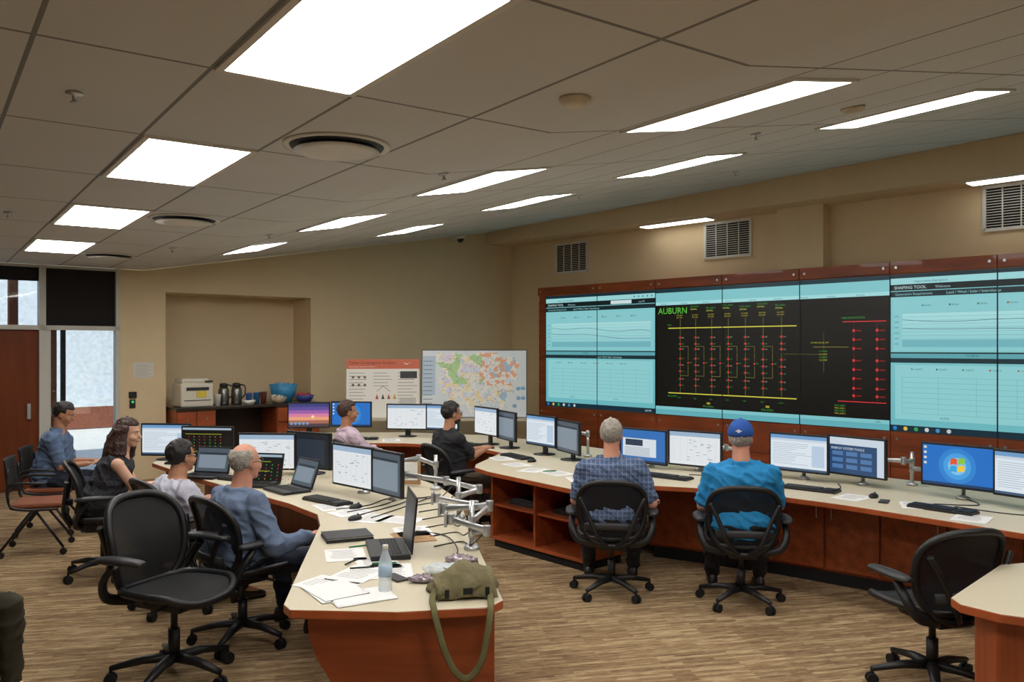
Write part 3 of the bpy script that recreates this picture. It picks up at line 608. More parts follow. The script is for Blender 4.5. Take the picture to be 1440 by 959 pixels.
# ---------------------------------------------------------------- monitors etc
def content(cv,kind,w,h):
    x,y=w/2,h/2; cv.rect(-x,-y,x,y,'#10151A',0)
    if kind=='doc':
        cv.rect(-x,-y,x,y,'#DCE6EE',1); cv.rect(-x,y-.03,x,y,'#6E9CCB',2); cv.rect(-x,-y,x,-y+.018,'#3E5A78',2); cv.rect(-x,y-.05,x,y-.03,'#C7D3DF',2)
        for i in range(12): cv.rect(-x+.02,y-.075-.016*i,-x+.02+random.uniform(.15,.4),y-.072-.016*i,'#8F9FB3',3)
        cv.rect(x-.13,-y+.04,x-.02,y-.08,'#B8CBE0',3)
    elif kind=='blue':
        cv.rect(-x,-y,x,y,'#2A6DB5',1); cv.rect(-x+.02,-y+.05,x-.1,y-.08,'#D6DEE6',2); cv.rect(-x+.05,0,.0,.06,'#20344C',3); cv.rect(-x,-y,x,-y+.018,'#16365C',3)
        for i in range(8): cv.rect(-x+.04,-.02-.012*i,.08,-.016-.012*i,'#8795A8',4)
    elif kind=='win7':
        cv.rect(-x,-y,x,y,'#1F6FC4',1); cv.disc(0,0,.135,'#2E84D0',2,28); cv.disc(0,0,.10,'#479FDF',3,28); cv.disc(0,0,.065,'#7CC3EE',4,28); cv.rect(-x,-y,x,-y+.02,'#153A66',4)
        for a,b_,c in ((-.05,.006,'#E2562B'),(.006,.012,'#8CC63F'),(-.053,-.050,'#35A4E0'),(.003,-.044,'#F7C62F')): cv.poly([(a,b_),(a+.025,b_+.010),(a+.048,b_+.004),(a+.052,b_+.048),(a+.028,b_+.055),(a+.004,b_+.046)],c,5)
        for i in range(4): cv.rect(-x+.01,y-.03-.04*i,-x+.03,y-.012-.04*i,'#D7D9C8',4)
    elif kind=='net':
        cv.rect(-x,-y,x,y,'#0A0B0D',1); cv.rect(-x,y-.02,x,y,'#9FB4C4',2); cv.line(-x+.03,y-.06,x-.1,y-.06,.003,'#C8D63A'); cv.line(-x+.03,-y+.07,x-.1,-y+.07,.003,'#C8D63A')
        for i in range(7):
            for k in range(6): cv.rect(-x+.06+.055*i,y-.09-.03*k,-x+.068+.055*i,y-.083-.03*k,random.choice(['#E03030','#E8A030','#50C848']),3)
    elif kind=='sunset':
        cs=['#3B3E7A','#5E4C96','#9A5FA8','#D57FA0','#E9A27B','#A86A55','#4E3A44']
        for i,c in enumerate(cs): cv.rect(-x,y-h*(i+1)/7,x,y-h*i/7,c,1)
        cv.disc(.05,-.02,.02,'#F6D9A0',3)
        for i in range(5): cv.rect(-x+.02+.05*i,-y+.03,-x+.05+.05*i,-y+.06,'#6FA0C8',3)
    elif kind=='tiles':
        cv.rect(-x,-y,x,y,'#C9D6E2',1); cv.rect(-x,-y,x-.06,y-.06,'#27476E',2); cv.text('ENERGY SYSTEM TOOLS',-x+.03,y-.1,.028,'#D7E1EC',4)
        for i in range(3):
            for k in range(3): cv.rect(-x+.04+.13*i,-y+.04+.055*k,-x+.14+.13*i,-y+.075+.055*k,'#4D77A8',3)
    elif kind=='table':
        cv.rect(-x,-y,x,y,'#E4E8EA',1); cv.rect(-x,y-.04,x,y,'#9AB3CC',2)
        for i in range(16): cv.rect(-x+.01,y-.055-.014*i,x-.01,y-.054-.014*i,'#B8C0C8',3)
        for i in range(7): cv.rect(-x+.04+.07*i,-y+.02,-x+.0415+.07*i,y-.05,'#B8C0C8',3)
        for i in range(20): a=random.uniform(-x+.04,x-.06);b_=random.uniform(-y+.03,y-.06); cv.rect(a,b_,a+.03,b_+.004,'#6C86AA',4)
    elif kind=='dim': cv.rect(-x,-y,x,y,'#4A5560',1); cv.rect(-x+.02,-y+.03,x-.03,y-.04,'#7E8C98',2); cv.rect(-x+.02,y-.06,x-.03,y-.04,'#28323C',3)
    elif kind=='dark': cv.rect(-x,-y,x,y,'#1A2028',1); cv.rect(-x+.02,-y+.03,x-.05,y-.05,'#27313D',2)
KD={'doc':'document','blue':'blue desktop','win7':'blue desktop with window emblem','net':'black network diagram','sunset':'purple sunset wallpaper','tiles':'blue menu','table':'data table','dim':'dim grey','dark':'nearly black'}
def monitor(x,y,rz,zc_,kind,stand=True,w=.54,h=.335,deskz=.742,label=None):
    r=root('computer_monitor',label or 'black flat computer monitor showing a %s screen'%KD[kind],'monitor',(x,y,deskz),rz,'flat computer monitors')
    z=zc_-deskz; bm=B(); box(bm,(0,.02,z),(w,.03,h)); box(bm,(0,.045,z),(w*.6,.03,h*.6)); obj('housing',bm,black,r,bev=.006)
    cv=Cv(.0004); content(cv,kind,w-.035,h-.035); cv.make('screen',SCR,r,frame(V((0,.0045,z)),(1,0,0)))
    bm=B()
    if stand: box(bm,(0,.075,z/2),(.07,.025,z)); obj('stand_neck',bm,black,r,bev=.004); bm=B(); revolve(bm,(0,.06,0),[(.12,0),(.12,.008),(.04,.018)],24); obj('stand_base',bm,black,r)
    else:
        tube(bm,[(0,.05,z),(0,.12,z-.02),(0,.12,.0)],.016,mi=0); box(bm,(0,.06,z),(.1,.012,.1)); obj('arm_bracket',bm,silver,r); bm=B(); revolve(bm,(0,.12,0),[(.05,0),(.05,.015),(.02,.03)],16); obj('arm_clamp',bm,silver,r)
    return r
for a in ((1.25,7.95,-44,.95,'blue',0),(1.69,7.7,-38,.955,'table',0),(2.48,7.2,-44,.98,'doc',0),(2.86,6.92,-54,.985,'tiles',0),(3.35,6.25,-50,1.0,'win7',0),(3.62,5.78,-58,1.0,'doc',0),
  (-.32,9.85,-58,1.02,'table',1),(-.08,9.5,-66,1.0,'dim',1),(.30,8.92,-56,1.0,'doc',1),(.56,8.5,-68,.98,'dim',1),
  (-2.62,10.7,8,1.02,'sunset',1),(-2.08,10.72,-6,1.03,'win7',1),(-1.36,10.7,-8,1.0,'table',1),(-.93,10.6,-22,1.0,'doc',1),
  (-3.55,8.5,-6,.95,'doc',1),(-2.98,8.1,-8,.96,'net',1),(-2.22,7.5,-4,.955,'table',1),(-1.86,7.55,-30,.96,'dark',1),
  (-1.26,6.5,-44,.965,'table',0),(-.98,6.22,-50,.96,'dim',0)):
    monitor(a[0],a[1],a[2],a[3],a[4],bool(a[5]))
keym=mat('keycap_black','#1D1E21',.5)
kb=None
for x,y,rz in ((1.38,7.35,-42),(2.42,6.72,-42),(3.05,5.88,-50),(-1.38,6.2,-42),(.05,8.7,-58),(-3.2,8.2,-15),(-.55,9.85,-45),(-1.9,10.4,0),(-2.35,7.2,-30)):
    if kb is None:
        kb=root('keyboard','black full-size computer keyboard on the desk','keyboard',(x,y,.742),rz,'keyboards')
        bm=B(); box(bm,(0,0,.01),(.44,.15,.02)); obj('key_base',bm,black,kb,bev=.004)
        bm=B()
        for i in range(20):
            for j in range(5):
                if i in (14,): continue
                box(bm,(-.205+.0215*i,-.055+.025*j,.023),(.018,.02,.008))
        obj('key',bm,keym,kb)['kind']='stuff'
    else: dup(kb,(x,y,.742),rz)
ms=None
for x,y,rz in ((1.75,7.1,-40),(2.78,6.38,-45),(3.5,5.35,-50),(-1.12,5.95,-40),(.2,8.35,-50),(-1.05,5.55,-40),(-2.0,6.95,-40)):
    if ms is None:
        ms=root('computer_mouse','small black computer mouse on the desk','mouse',(x,y,.742),rz,'mice')
        bm=B(); sph(bm,(0,0,.012),(.032,.055,.024)); obj('mouse_body',bm,black,ms); bm=B(); cyl(bm,(-.004,.025,.034),(.004,.025,.034),.008); obj('scroll_wheel',bm,dgrey,ms)
    else: dup(ms,(x,y,.742),rz)
def laptop(x,y,rz,kind,w=.36,open_=105):
    r=root('laptop','open black laptop computer with a %s screen'%('dark' if kind in('dim','net','dark') else 'bright'),'laptop',(x,y,.742),rz,'laptops')
    bm=B(); box(bm,(0,-.12,.012),(w,.24,.022)); b1=obj('laptop_base',bm,black,r,bev=.004)
    bm=B()
    for i in range(13):
        for j in range(5): box(bm,(-w/2+.03+i*(w-.06)/12,-.06-.022*j,.0245),(.018,.017,.003))
    obj('keyboard_keys',bm,keym,b1)['kind']='stuff'
    M=Matrix.Translation((0,0,.02))@Matrix.Rotation(R(90-open_),4,'X')
    bm=B(); box(bm,(0,.006,.12),(w,.010,.24)); l=obj('laptop_lid',bm,black,r,bev=.003,mw=M)
    cv=Cv(.0003); content(cv,kind,w-.03,.21); cv.make('screen',SCR,l,frame(V((0,-.0005,.12)),(1,0,0)))
    return r
laptop(-2.72,7.5,-15,'dim'); laptop(-2.12,7.05,-12,'net',.34); laptop(-1.72,6.75,-48,'dim',.36,110); laptop(-.60,4.72,-76,'dark',.38,98).scale=(1.1,.9,1.3)
def arm(loc,paths,post=.28,label='silver articulated monitor arm clamped to the desk edge'):
    r=root('monitor_arm',label,'monitor arm',loc,0,'aluminium monitor arms')
    bm=B(); cyl(bm,(0,0,0),(0,0,post),.015); revolve(bm,(0,0,0),[(.045,0),(.045,.018),(.022,.03)],16); obj('arm_post',bm,silver,r)
    for pth in paths:
        bm=B()
        for a,c in zip(pth,pth[1:]):
            tube(bm,[a,V(a).lerp(V(c),.5),c],[.022,.017,.022],10,flat=(1,.7))
        for a in pth: cyl(bm,V(a)-V((0,0,.03)),V(a)+V((0,0,.03)),.022)
        e=V(pth[-1]); box(bm,e+V((-.03,0,0)),(.015,.08,.08)); obj('arm_segment',bm,silver,r,bev=.002)
arm((-.23,4.75,.742),[[(0,0,.16),(.10,.05,.24),(-.17,.18,.20)],[(0,0,.10),(.09,-.10,.13),(-.12,.02,.17)]])
arm((-.36,5.6,.742),[[(0,0,.15),(.14,.0,.2),(-.1,.22,.22),(-.42,.5,.22)],[(0,0,.09),(.12,-.16,.12),(-.14,-.05,.15)]])
arm((-.62,6.75,.742),[[(0,0,.2),(-.15,.1,.24),(-.34,-.15,.24)]])
arm((3.35,6.95,.742),[[(0,0,.2),(-.12,-.1,.22),(-.30,-.02,.22)],[(0,0,.14),(.1,-.25,.16),(.12,-.5,.2)]])
arm((.80,8.75,.742),[[(0,0,.24),(-.12,.05,.26),(-.20,-.10,.26)]]); arm((2.1,7.75,.742),[[(0,0,.2),(-.1,.0,.22),(-.28,.02,.22)]])
def cable(pts,m=None,label='thin black computer cable across the desk'):
    bm=B(); tube(bm,spl(pts,6),.004,6); o=obj('cable',bm,m or black); tag(o,label,'cable','desk cables')
for k in range(7):
    x=-.75+.05*k; y=6.3-.25*k
    cable([(x,y,.747),(x+.15,y+.12,.747),(x+.22,y-.1,.78),(x+.30,y-.05,.85)])
for k in range(4): cable([(-1.25+.1*k,5.9-.1*k,.747),(-1.05+.1*k,6.05,.747),(-.95+.1*k,6.3,.747),(-.75+.05*k,6.35,.747)])
for k in range(3): cable([(1.6+.75*k,7.5-.7*k,.747),(1.9+.75*k,7.45-.7*k,.747),(2.05+.7*k,7.7-.7*k,.747)])
cable([(3.2,6.0,.747),(3.5,5.7,.747),(3.8,5.75,.76),(4.0,6.0,.747)])
cable([(-.6,5.2,.747),(-.4,5.05,.75),(-.3,4.6,.77),(-.35,4.45,.747)])
def sheet(x,y,rz,n=1,w=.216,h=.28,m=None,name='paper_sheet',label='loose white paper lying on the desk'):
    bm=B()
    for k in range(n): box(bm,(random.uniform(-.004,.004)*n,random.uniform(-.004,.004)*n,.001+.002*k),(w,h,.0015),Matrix.Rotation(R(random.uniform(-4,4)*(n>1)),3,'Z'))
    if n<3:
        for i in range(9): box(bm,(-.01,.1-.022*i,.0025+.002*(n-1)),(w*random.uniform(.5,.75),.002,.0004),None,1)
    o=obj(name,bm,[m or paper,dgrey],mw=T((x,y,.743),rz)); tag(o,label,'paper','papers on the desks'); return o
for a in ((-.84,3.92,35,4),(-.70,3.84,-60,3),(-.90,4.05,60,1),(-.78,4.22,-25,2),(-.62,4.28,10,1),(-.93,4.62,15,1),(-.62,5.2,15,2),(-.95,5.6,-20,1),(-1.12,5.8,-50,1),(-.75,5.55,70,1),(-1.3,6.0,30,1),
  (-.72,4.45,20,1),(2.05,6.75,-35,1),(2.62,6.38,-50,1),(2.95,6.05,-20,1),(.42,7.6,30,1),(.6,7.25,10,2),(.2,7.8,-30,1),(.05,8.15,30,1),(3.1,5.6,-40,1),(-.1,8.6,20,1),(-2.9,7.9,10,2),(1.1,7.2,-30,1),(-1.5,10.3,10,1)): sheet(*a)
kraft=mat('tan_paper','#B08B62',.8); sheet(-.60,5.05,20,2,m=kraft,label='tan folder lying among papers on the desk')
bm=B(); box(bm,(0,0,.008),(.28,.22,.016)); box(bm,(.0,.0,.020),(.265,.205,.008),None,1); box(bm,(0,0,.026),(.28,.22,.004)); o=obj('notebook',bm,[black,paper],mw=T((-1.0,5.03,.743),22),bev=.002); tag(o,'closed black notebook lying near the desk edge','notebook')
def pen(x,y,rz,m,label):
    bm=B(); cyl(bm,(-.065,0,.006),(.055,0,.006),.0048,seg=8); cyl(bm,(.055,0,.006),(.07,0,.006),.0048,.001,seg=8); o=obj('pen',bm,m,mw=T((x,y,.744),rz)); tag(o,label,'pen','pens')
green=mat('green_plastic','#2E8B57',.4)
pen(-.88,4.80,30,green,'green highlighter pen on the desk'); pen(-.78,4.33,15,black,'black pen on paper'); pen(-.86,4.45,70,black,'black pen on paper'); pen(.35,7.7,20,green,'green pen on the desk'); pen(-.68,4.42,10,green,'green pen on the desk')
for x,y,rz in ((2.78,6.2,-30),(-.58,4.15,40)):
    bm=B(); box(bm,(0,0,.005),(.07,.14,.008)); o=obj('smartphone',bm,black,mw=T((x,y,.743),rz),bev=.003); tag(o,'black smartphone lying on the desk','phone')
r=root('water_bottle','clear plastic water bottle with a white cap standing on the desk','bottle',(-.60,3.93,.742))
bm=B(); revolve(bm,(0,0,0),[(.026,0),(.032,.006),(.032,.05),(.029,.06),(.032,.07),(.032,.13),(.029,.15),(.014,.19),(.0125,.205)],24); obj('bottle_body',bm,plasticclear,r)
bm=B(); revolve(bm,(0,0,0),[(.0328,.075),(.0328,.125)],24); obj('bottle_label',bm,mat('pale_blue_label','#A9C4DB',.5),r)
bm=B(); revolve(bm,(0,0,0),[(.0145,.2),(.0145,.22),(.012,.222)],16); obj('bottle_cap',bm,white,r)
def crumple(loc,s,m,name,label,cat,seed):
    random.seed(seed); bm=B(); vs=sph(bm,(0,0,s[2]),s,18)
    for v in vs: k=1+random.uniform(-.25,.25); v.co.x*=k; v.co.y*=k; v.co.z=max(.001,v.co.z*random.uniform(.7,1.2))
    o=obj(name,bm,m,mw=T(loc)); tag(o,label,cat)
wrap=mat('snack_wrapper','#9A8C94',.25,metal=.3,var=.5,scale=30)
crumple((-.35,4.22,.742),(.10,.06,.028),plasticclear,'plastic_bag','crumpled clear plastic snack bag on the desk','bag',3)
crumple((-.27,4.38,.742),(.08,.05,.03),wrap,'snack_wrapper','crumpled foil snack wrapper on the desk','wrapper',4)
crumple((-.44,4.08,.742),(.07,.03,.02),wrap,'snack_wrapper','crumpled foil snack wrapper on the desk','wrapper',5)
# green bag
olive=mat('olive_canvas','#6F6749',.9,bump=.9,bscale=25,var=.25,scale=14); olived=mat('olive_webbing','#625E3A',.9,var=.2)
bg=root('messenger_bag','olive green canvas messenger bag slumped on the desk corner, strap hanging','bag',(-.235,3.92,.742),10)
def bagp(x,y,z): return V((x,y,z+.020*math.sin(x*17+1)*(z/.13)-.16*max(0,-x-.02)*(z/.13)-.10*max(0,x-.06)*(z/.13)+.012*noise.noise(V((x*22,y*22,z*22)))))
bm=B(); rs=[]
for z,a,b_ in ((0,.13,.09),(.012,.162,.112),(.042,.164,.112),(.072,.148,.098),(.097,.122,.073),(.112,.085,.04)):
    rs.append([bagp((a+.014*math.sin(5*t+z*30))*math.copysign(abs(math.cos(t))**.75,math.cos(t)),(b_+.010*math.sin(7*t+z*20))*math.copysign(abs(math.sin(t))**.7,math.sin(t)),z) for t in [2*math.pi*i/40 for i in range(40)]])
rings(bm,rs); obj('bag_body',bm,olive,bg)
bm=B(); fl=[]
for i,(y,z) in enumerate(((.05,.112),(0,.126),(-.05,.117),(-.10,.088),(-.126,.055),(-.133,.03),(-.13,.02))): fl.append([bagp(x+.02*i/6,y+.012*math.sin(x*40+i),z+.012*math.cos(x*30+i)) for x in [-.145+.275*j/18 for j in range(19)]]+[bagp(x+.02*i/6,y,z-.012) for x in [.13-.275*j/18 for j in range(19)]])
rings(bm,fl); f=obj('bag_flap',bm,olive,bg)
for c_,s_ in (((.01,-.14,.045),(.045,.012,.03)),((-.085,-.138,.035),(.020,.01,.04)),((.10,-.138,.04),(.020,.01,.04))): bm=B(); box(bm,c_,s_); obj('bag_buckle',bm,blackm,bg,bev=.003)
bm=B(); tube(bm,spl([(-.13,-.06,.05),(-.155,-.17,.025),(-.155,-.255,.012),(-.145,-.295,-.04),(-.115,-.315,-.15),(-.065,-.325,-.25),(-.01,-.33,-.275),(.045,-.325,-.21),(.075,-.31,-.1),(.09,-.29,-.02),(.10,-.24,.012),(.12,-.10,.03),(.14,-.03,.05)],6),.0145,8,flat=(.18,1)); obj('bag_strap',bm,olived,bg)
bm=B(); box(bm,(0,0,.11),(.17,.03,.2)); box(bm,(0,-.017,.12),(.13,.004,.15),None,1); o=obj('picture_frame',bm,[kraft,paper],mw=T((-.85,6.95,.742),-10),bev=.003); tag(o,'small framed white panel standing on the desk','picture frame')
# ---------------------------------------------------------------- credenza items
def fb(x,z,y=1.02): return FB@V((x,y,z))
rzB=math.degrees(math.atan2(.641,.768))
r=root('laser_printer','beige office laser printer on the credenza','printer',fb(-6.2,.05),rzB); r.scale=(1.08,1,1.12); pbg=mat('beige_printer_plastic','#D6D0C0',.5,var=.03)
bm=B(); box(bm,(0,0,.16),(.44,.42,.32)); obj('printer_body',bm,pbg,r,bev=.03); bm=B(); box(bm,(-.02,-.02,.345),(.36,.34,.06)); obj('printer_top',bm,pbg,r,bev=.02)
bm=B(); box(bm,(0,-.215,.24),(.3,.01,.04)); box(bm,(0,-.213,.09),(.36,.008,.01)); box(bm,(.15,-.2,.335),(.1,.06,.02)); obj('paper_slot',bm,dgrey,r)
bm=B(); box(bm,(.05,-.22,.17),(.13,.01,.08)); obj('yellow_notice',bm,mat('yellow_paper','#D9C441',.7),r)
steel=mat('stainless_steel','#8C8A86',.25,metal=.9)
for x in (-5.72,-5.52):
    r=root('vacuum_flask','stainless steel coffee flask with black lid','flask',fb(x,0),0,'coffee flasks')
    bm=B(); revolve(bm,(0,0,0),[(.075,0),(.08,.02),(.08,.22),(.06,.27)],20); obj('flask_body',bm,steel,r); bm=B(); revolve(bm,(0,0,0),[(.06,.27),(.06,.32),(.03,.33)],16); box(bm,(.07,0,.3),(.06,.02,.02)); tube(bm,spl([(.06,0,.3),(.13,0,.28),(.13,0,.15),(.08,0,.1)],4),.01); obj('flask_lid',bm,black,r)
cols=['#C23B2E','#D9D8D2','#3B5E9A','#D9D8D2','#7A3A2A','#3B6EA8','#D9D8D2','#3B5E9A']
for i,x in enumerate((-5.28,-5.17,-5.06,-5.33,-5.12,-5.23,-5.88,-5.4)):
    bm=B(); revolve(bm,(0,0,0),[(.036,0),(.05,.17),(.052,.175),(.048,.17),(.033,.01)],16); o=obj('paper_cup',bm,mat('cup_colour',cols[i],.5),mw=T(fb(x,-.05+.12*(i//3)),0)); tag(o,'disposable paper cup in a small cluster','cup','paper cups')
def bowl(x,z,rad,c,label,fill=None,hh=.75):
    r=root('bowl',label,'bowl',fb(x,z),0); bm=B(); revolve(bm,(0,0,0),[(rad*.6,0),(rad*.88,rad*hh*.5),(rad,rad*hh),(rad*.95,rad*hh),(rad*.8,rad*hh*.5),(rad*.4,.02)],24); obj('bowl_shell',bm,mat('bowl_colour',c,.35),r)
    if fill:
        bm=B()
        for i in range(18): sph(bm,(random.uniform(-.6,.6)*rad,random.uniform(-.6,.6)*rad,rad*(hh-.15)+random.uniform(0,.03)),.035,8)
        o=obj('packaged_snacks',bm,mat('snack_colour',fill,.4,var=.6,scale=25),r); o['kind']='stuff'
bowl(-4.72,-.08,.22,'#3F93C4','large light-blue plastic tub of snacks','#6FA3C8',1.3); bowl(-4.46,.14,.15,'#3E4E96','small blue bowl heaped with red packets','#B03A4A'); bowl(-5.42,.24,.10,'#D6D6D2','small white bowl on the dark credenza top')
bowl(-4.92,.18,.13,'#B9A58A','woven tan basket of snacks','#C9C3B4')
cv=Cv(); cv.rect(-.14,-.11,.14,.11,'#D6D3CA',1)
for i in range(7): cv.rect(-.11,.07-.025*i,.05+.05*(i%2),.074-.025*i,'#9A978F',2)
o=cv.make('wall_notice',PRN,None,FB@Matrix.Translation((-6.88,1.57,.004))); tag(o,'white printed notice taped to the tan wall','notice')
r=root('access_panel','small black access control box with green light on the wall','access control',mw=FB@Matrix.Translation((-7.03,1.22,.0)))
bm=B(); box(bm,(0,0,.02),(.1,.09,.04)); box(bm,(0,-.13,.01),(.08,.12,.02)); obj('reader_box',bm,black,r,bev=.005); bm=B(); box(bm,(0,-.1,.025),(.03,.03,.01)); obj('green_button',bm,mat('green_glow','#3CC46A',.4,emit=.6),r)
# ---------------------------------------------------------------- people
def fuse(bm,name,mats,parent,vox,sm=4,fac=.5,wr=0,sd=0):
    me=bpy.data.meshes.new('tmp'); bm.to_mesh(me); bm.free(); o=bpy.data.objects.new('tmp',me); COL.objects.link(o)
    m=o.modifiers.new('r','REMESH'); m.mode='VOXEL'; m.voxel_size=vox; m.use_smooth_shade=True
    s=o.modifiers.new('s','SMOOTH'); s.iterations=sm; s.factor=fac
    dg=bpy.context.evaluated_depsgraph_get(); nm=bpy.data.meshes.new_from_object(o.evaluated_get(dg)); bpy.data.objects.remove(o); bpy.data.meshes.remove(me)
    nm.name=name; nm.materials.clear()
    for x in (mats if isinstance(mats,(list,tuple)) else [mats]): nm.materials.append(x)
    if wr:
        ns=[v.normal.copy() for v in nm.vertices]
        for v,n_ in zip(nm.vertices,ns):
            p=v.co; q=V((p.x*7+sd,p.y*7,p.z*13+p.x*6)); a=1-abs(noise.noise(q))*2.2; b_=noise.noise(q*2.3)
            v.co=p+n_*(wr*(a*a*a if a>0 else 0)+wr*.5*b_)
    for p in nm.polygons: p.use_smooth=True; p.material_index=0
    n=bpy.data.objects.new(name,nm); COL.objects.link(n); n.parent=parent; return n
def ik(a,t,l1,l2,hint):
    d=t-a; Ld=min(d.length,(l1+l2)*.995); dn=d.normalized(); x=(l1*l1-l2*l2+Ld*Ld)/(2*Ld); h=math.sqrt(max(l1*l1-x*x,0))
    p=(hint-dn*hint.dot(dn)).normalized(); return a+dn*x+p*h, a+dn*Ld
eyew=mat('eye_white','#D8D4CC',.3); eyed=mat('eye_iris','#1E1510',.2); lipm=mat('lip','#9A5B4C',.5)
shoem=mat('black_shoe_leather','#1B1614',.4)
PN=[0]
def person(label,seat,shirt,trous,skin,hairc,hair='short',lean=4,hy=0,hp=0,hands=None,sleeve='short',g=1.0,slump=0,glasses=False,cap=None,collar=True,legs=.0,beard=False,zofs=0,spread=.1,fl=1):
    PN[0]+=1; sd=PN[0]*3.7
    x,y,rz=seat; r=root('person',label,'person',(x,y,0),rz)
    pel=V((0,-.06,.565-slump*.3+zofs)); d=V((0,math.sin(R(lean)),math.cos(R(lean))))
    fw=V((0,d.z,-d.y)); X=V((1,0,0)); gs=1+(g-1)*.4
    nb=pel+d*(.50-slump); tor=[(-.10,.14,.10,0),(-.05,.172*gs,.125,0),(.04,.168*g,.125*g,.01),(.16,.158*g,.12*g,.015*g),(.28,.165*(.4+.6*g),.12*gs,.01),(.36,.178*gs,.112*gs,0),(.42,.165*gs,.098*gs,0),(.46,.115,.078,0),(.50,.062,.06,0)]
    def torso(bm,inf,lo=0,hi=9):
        rs=[]
        for i,(h,a,b_,fo) in enumerate(tor):
            if i<lo or i>=hi: continue
            h2=h*(1-slump*1.6) if h>0 else h; c=pel+d*h2+fw*fo
            rs.append([c+X*((a+inf)*math.copysign(abs(math.cos(t))**.85,math.cos(t)))+fw*((b_+inf)*math.copysign(abs(math.sin(t))**.85,math.sin(t))) for t in [2*math.pi*k/28 for k in range(28)]])
        rings(bm,rs)
    Hc=nb+V((0,.035,.155)); HM=Matrix.Translation(Hc)@Matrix.Rotation(R(hy),4,'Z')@Matrix.Rotation(R(hp),4,'X')
    hq=HM.to_3x3()
    sh=[pel+d*(.405-slump*.8)+X*(s*.172*gs) for s in (-1,1)]
    hands=hands or ((-.2,.35,.72),(.2,.35,.72))
    arms=[]
    for i,s in enumerate((-1,1)):
        el,wr=ik(sh[i],V(hands[i]),.285,.25,V((s*.35,-.6,-1))); arms.append((sh[i],el,wr))
    lg=[]
    for s in (-1,1):
        hip=pel+V((s*.095,.02,-.02)); kn=V((s*(.1+spread),.40*fl,.50+zofs*.3)); an=V((s*(.1+spread*.8),.42*fl+legs,.10)); lg.append((hip,kn,an))
    bm=B(); torso(bm,-.006)
    blob(bm,nb-d*.06,Hc+hq@V((0,-.015,-.05)),.062*(.6+.4*g),.054*(.8+.2*g))
    def hs(c,rad): sph(bm,HM@V(c),rad,16,rot=hq)
    hs((0,-.012,.03),(.076,.096,.092)); hs((0,.022,-.03),(.061*(.7+.3*g),.07,.082)); hs((0,.062,-.088),(.03,.026,.024))
    blob(bm,HM@V((0,.086,.012)),HM@V((0,.108,-.022)),.009,.015); hs((0,.086,-.057),(.025,.014,.012)); hs((0,.072,.028),(.052,.018,.012))
    for s in (-1,1): hs((s*.077,-.005,-.008),(.011,.02,.033)); hs((s*.04,.06,-.03),(.026,.03,.026))
    for i,s in enumerate((-1,1)):
        a,e,w=arms[i]; sph(bm,a,.054); blob(bm,a,e,.048,.04); blob(bm,e,w,.042*gs,.027)
        f=(w-e).normalized(); sd_=f.cross(V((0,0,1))); sd_=sd_.normalized() if sd_.length>.1 else X.copy(); pn=sd_.cross(f).normalized()
        if pn.z>0: pn=-pn
        ins=-s*(1 if sd_.x>0 else -1)
        pc=w+f*.055; Q=Matrix((sd_,f,-pn)).transposed(); sph(bm,pc,(.04,.05,.018),12,rot=Q)
        for k,(o_,ln) in enumerate(((-.03,.06),(-.01,.07),(.01,.066),(.03,.052))):
            oo=o_*(-ins); b0=w+f*.09+sd_*oo; m1=b0+(f*.8+pn*.35)*ln*.55; m2=m1+(f*.35+pn*.85)*ln*.5
            blob(bm,b0,m1,.0095,.009,8); blob(bm,m1,m2,.009,.008,8)
        t0=w+f*.03+sd_*(ins*.025); t1=t0+(f*.6+sd_*ins*.7)*.04; blob(bm,t0,t1,.013,.011,8); blob(bm,t1,t1+(f*.85+pn*.4)*.032,.011,.009,8)
        h,k_,n_=lg[i]; blob(bm,h,k_,.08,.054); blob(bm,k_,n_,.052,.036); blob(bm,n_,n_+V((0,.12,-.05)),.036,.03)
    fuse(bm,'body',skin,r,.0085,3)
    bm=B(); torso(bm,.014,0,8)
    for i,s in enumerate((-1,1)):
        a,e,w=arms[i]
        if sleeve=='none': blob(bm,a-X*s*.05,a-X*s*.02+d*.02,.06,.045); continue
        sph(bm,a+V((0,0,-.004)),.064*gs)
        if sleeve=='short': blob(bm,a,a.lerp(e,.8),.062*gs,.058*gs)
        else:
            blob(bm,a,e,.062*gs,.055*gs); blob(bm,e,e.lerp(w,.9),.053*gs,.038)
    if collar:
        tube(bm,[nb-d*.03-fw*.012+X*(.060*gs*math.cos(t))+fw*(.066*gs*math.sin(t))+d*(-.016*math.sin(t)) for t in [2*math.pi*k/16 for k in range(16)]],.013,8,closed=True)
        for s in (-1,1): blob(bm,nb-d*.035+X*(s*.06),sh[(s+1)//2]-X*(s*.03)+d*.02,.045,.05)
    fuse(bm,'shirt' if sleeve!='none' else 'dress_top',shirt,r,.011,4,wr=.015,sd=sd)
    bm=B(); torso(bm,.016,0,3)
    for i,s in enumerate((-1,1)):
        h,k_,n_=lg[i]; blob(bm,h,k_,.096,.072); blob(bm,k_,n_+V((0,0,.02)),.07,.052)
    fuse(bm,'trousers',trous,r,.012,4,wr=.012,sd=sd+9)
    for i,s in enumerate((-1,1)):
        n_=lg[i][2]; bm=B(); rs=[]
        for yy,w_,z1 in ((-.07,.02,.06),(-.055,.036,.10),(0,.04,.11),(.06,.042,.085),(.12,.046,.065),(.17,.04,.055),(.2,.02,.04)):
            rs.append([V((n_.x+w_*math.cos(t),n_.y+yy,max(0,z1/2+z1/2*math.sin(t)))) for t in [2*math.pi*q/14 for q in range(14)]])
        rings(bm,rs); obj('shoe',bm,shoem,r)
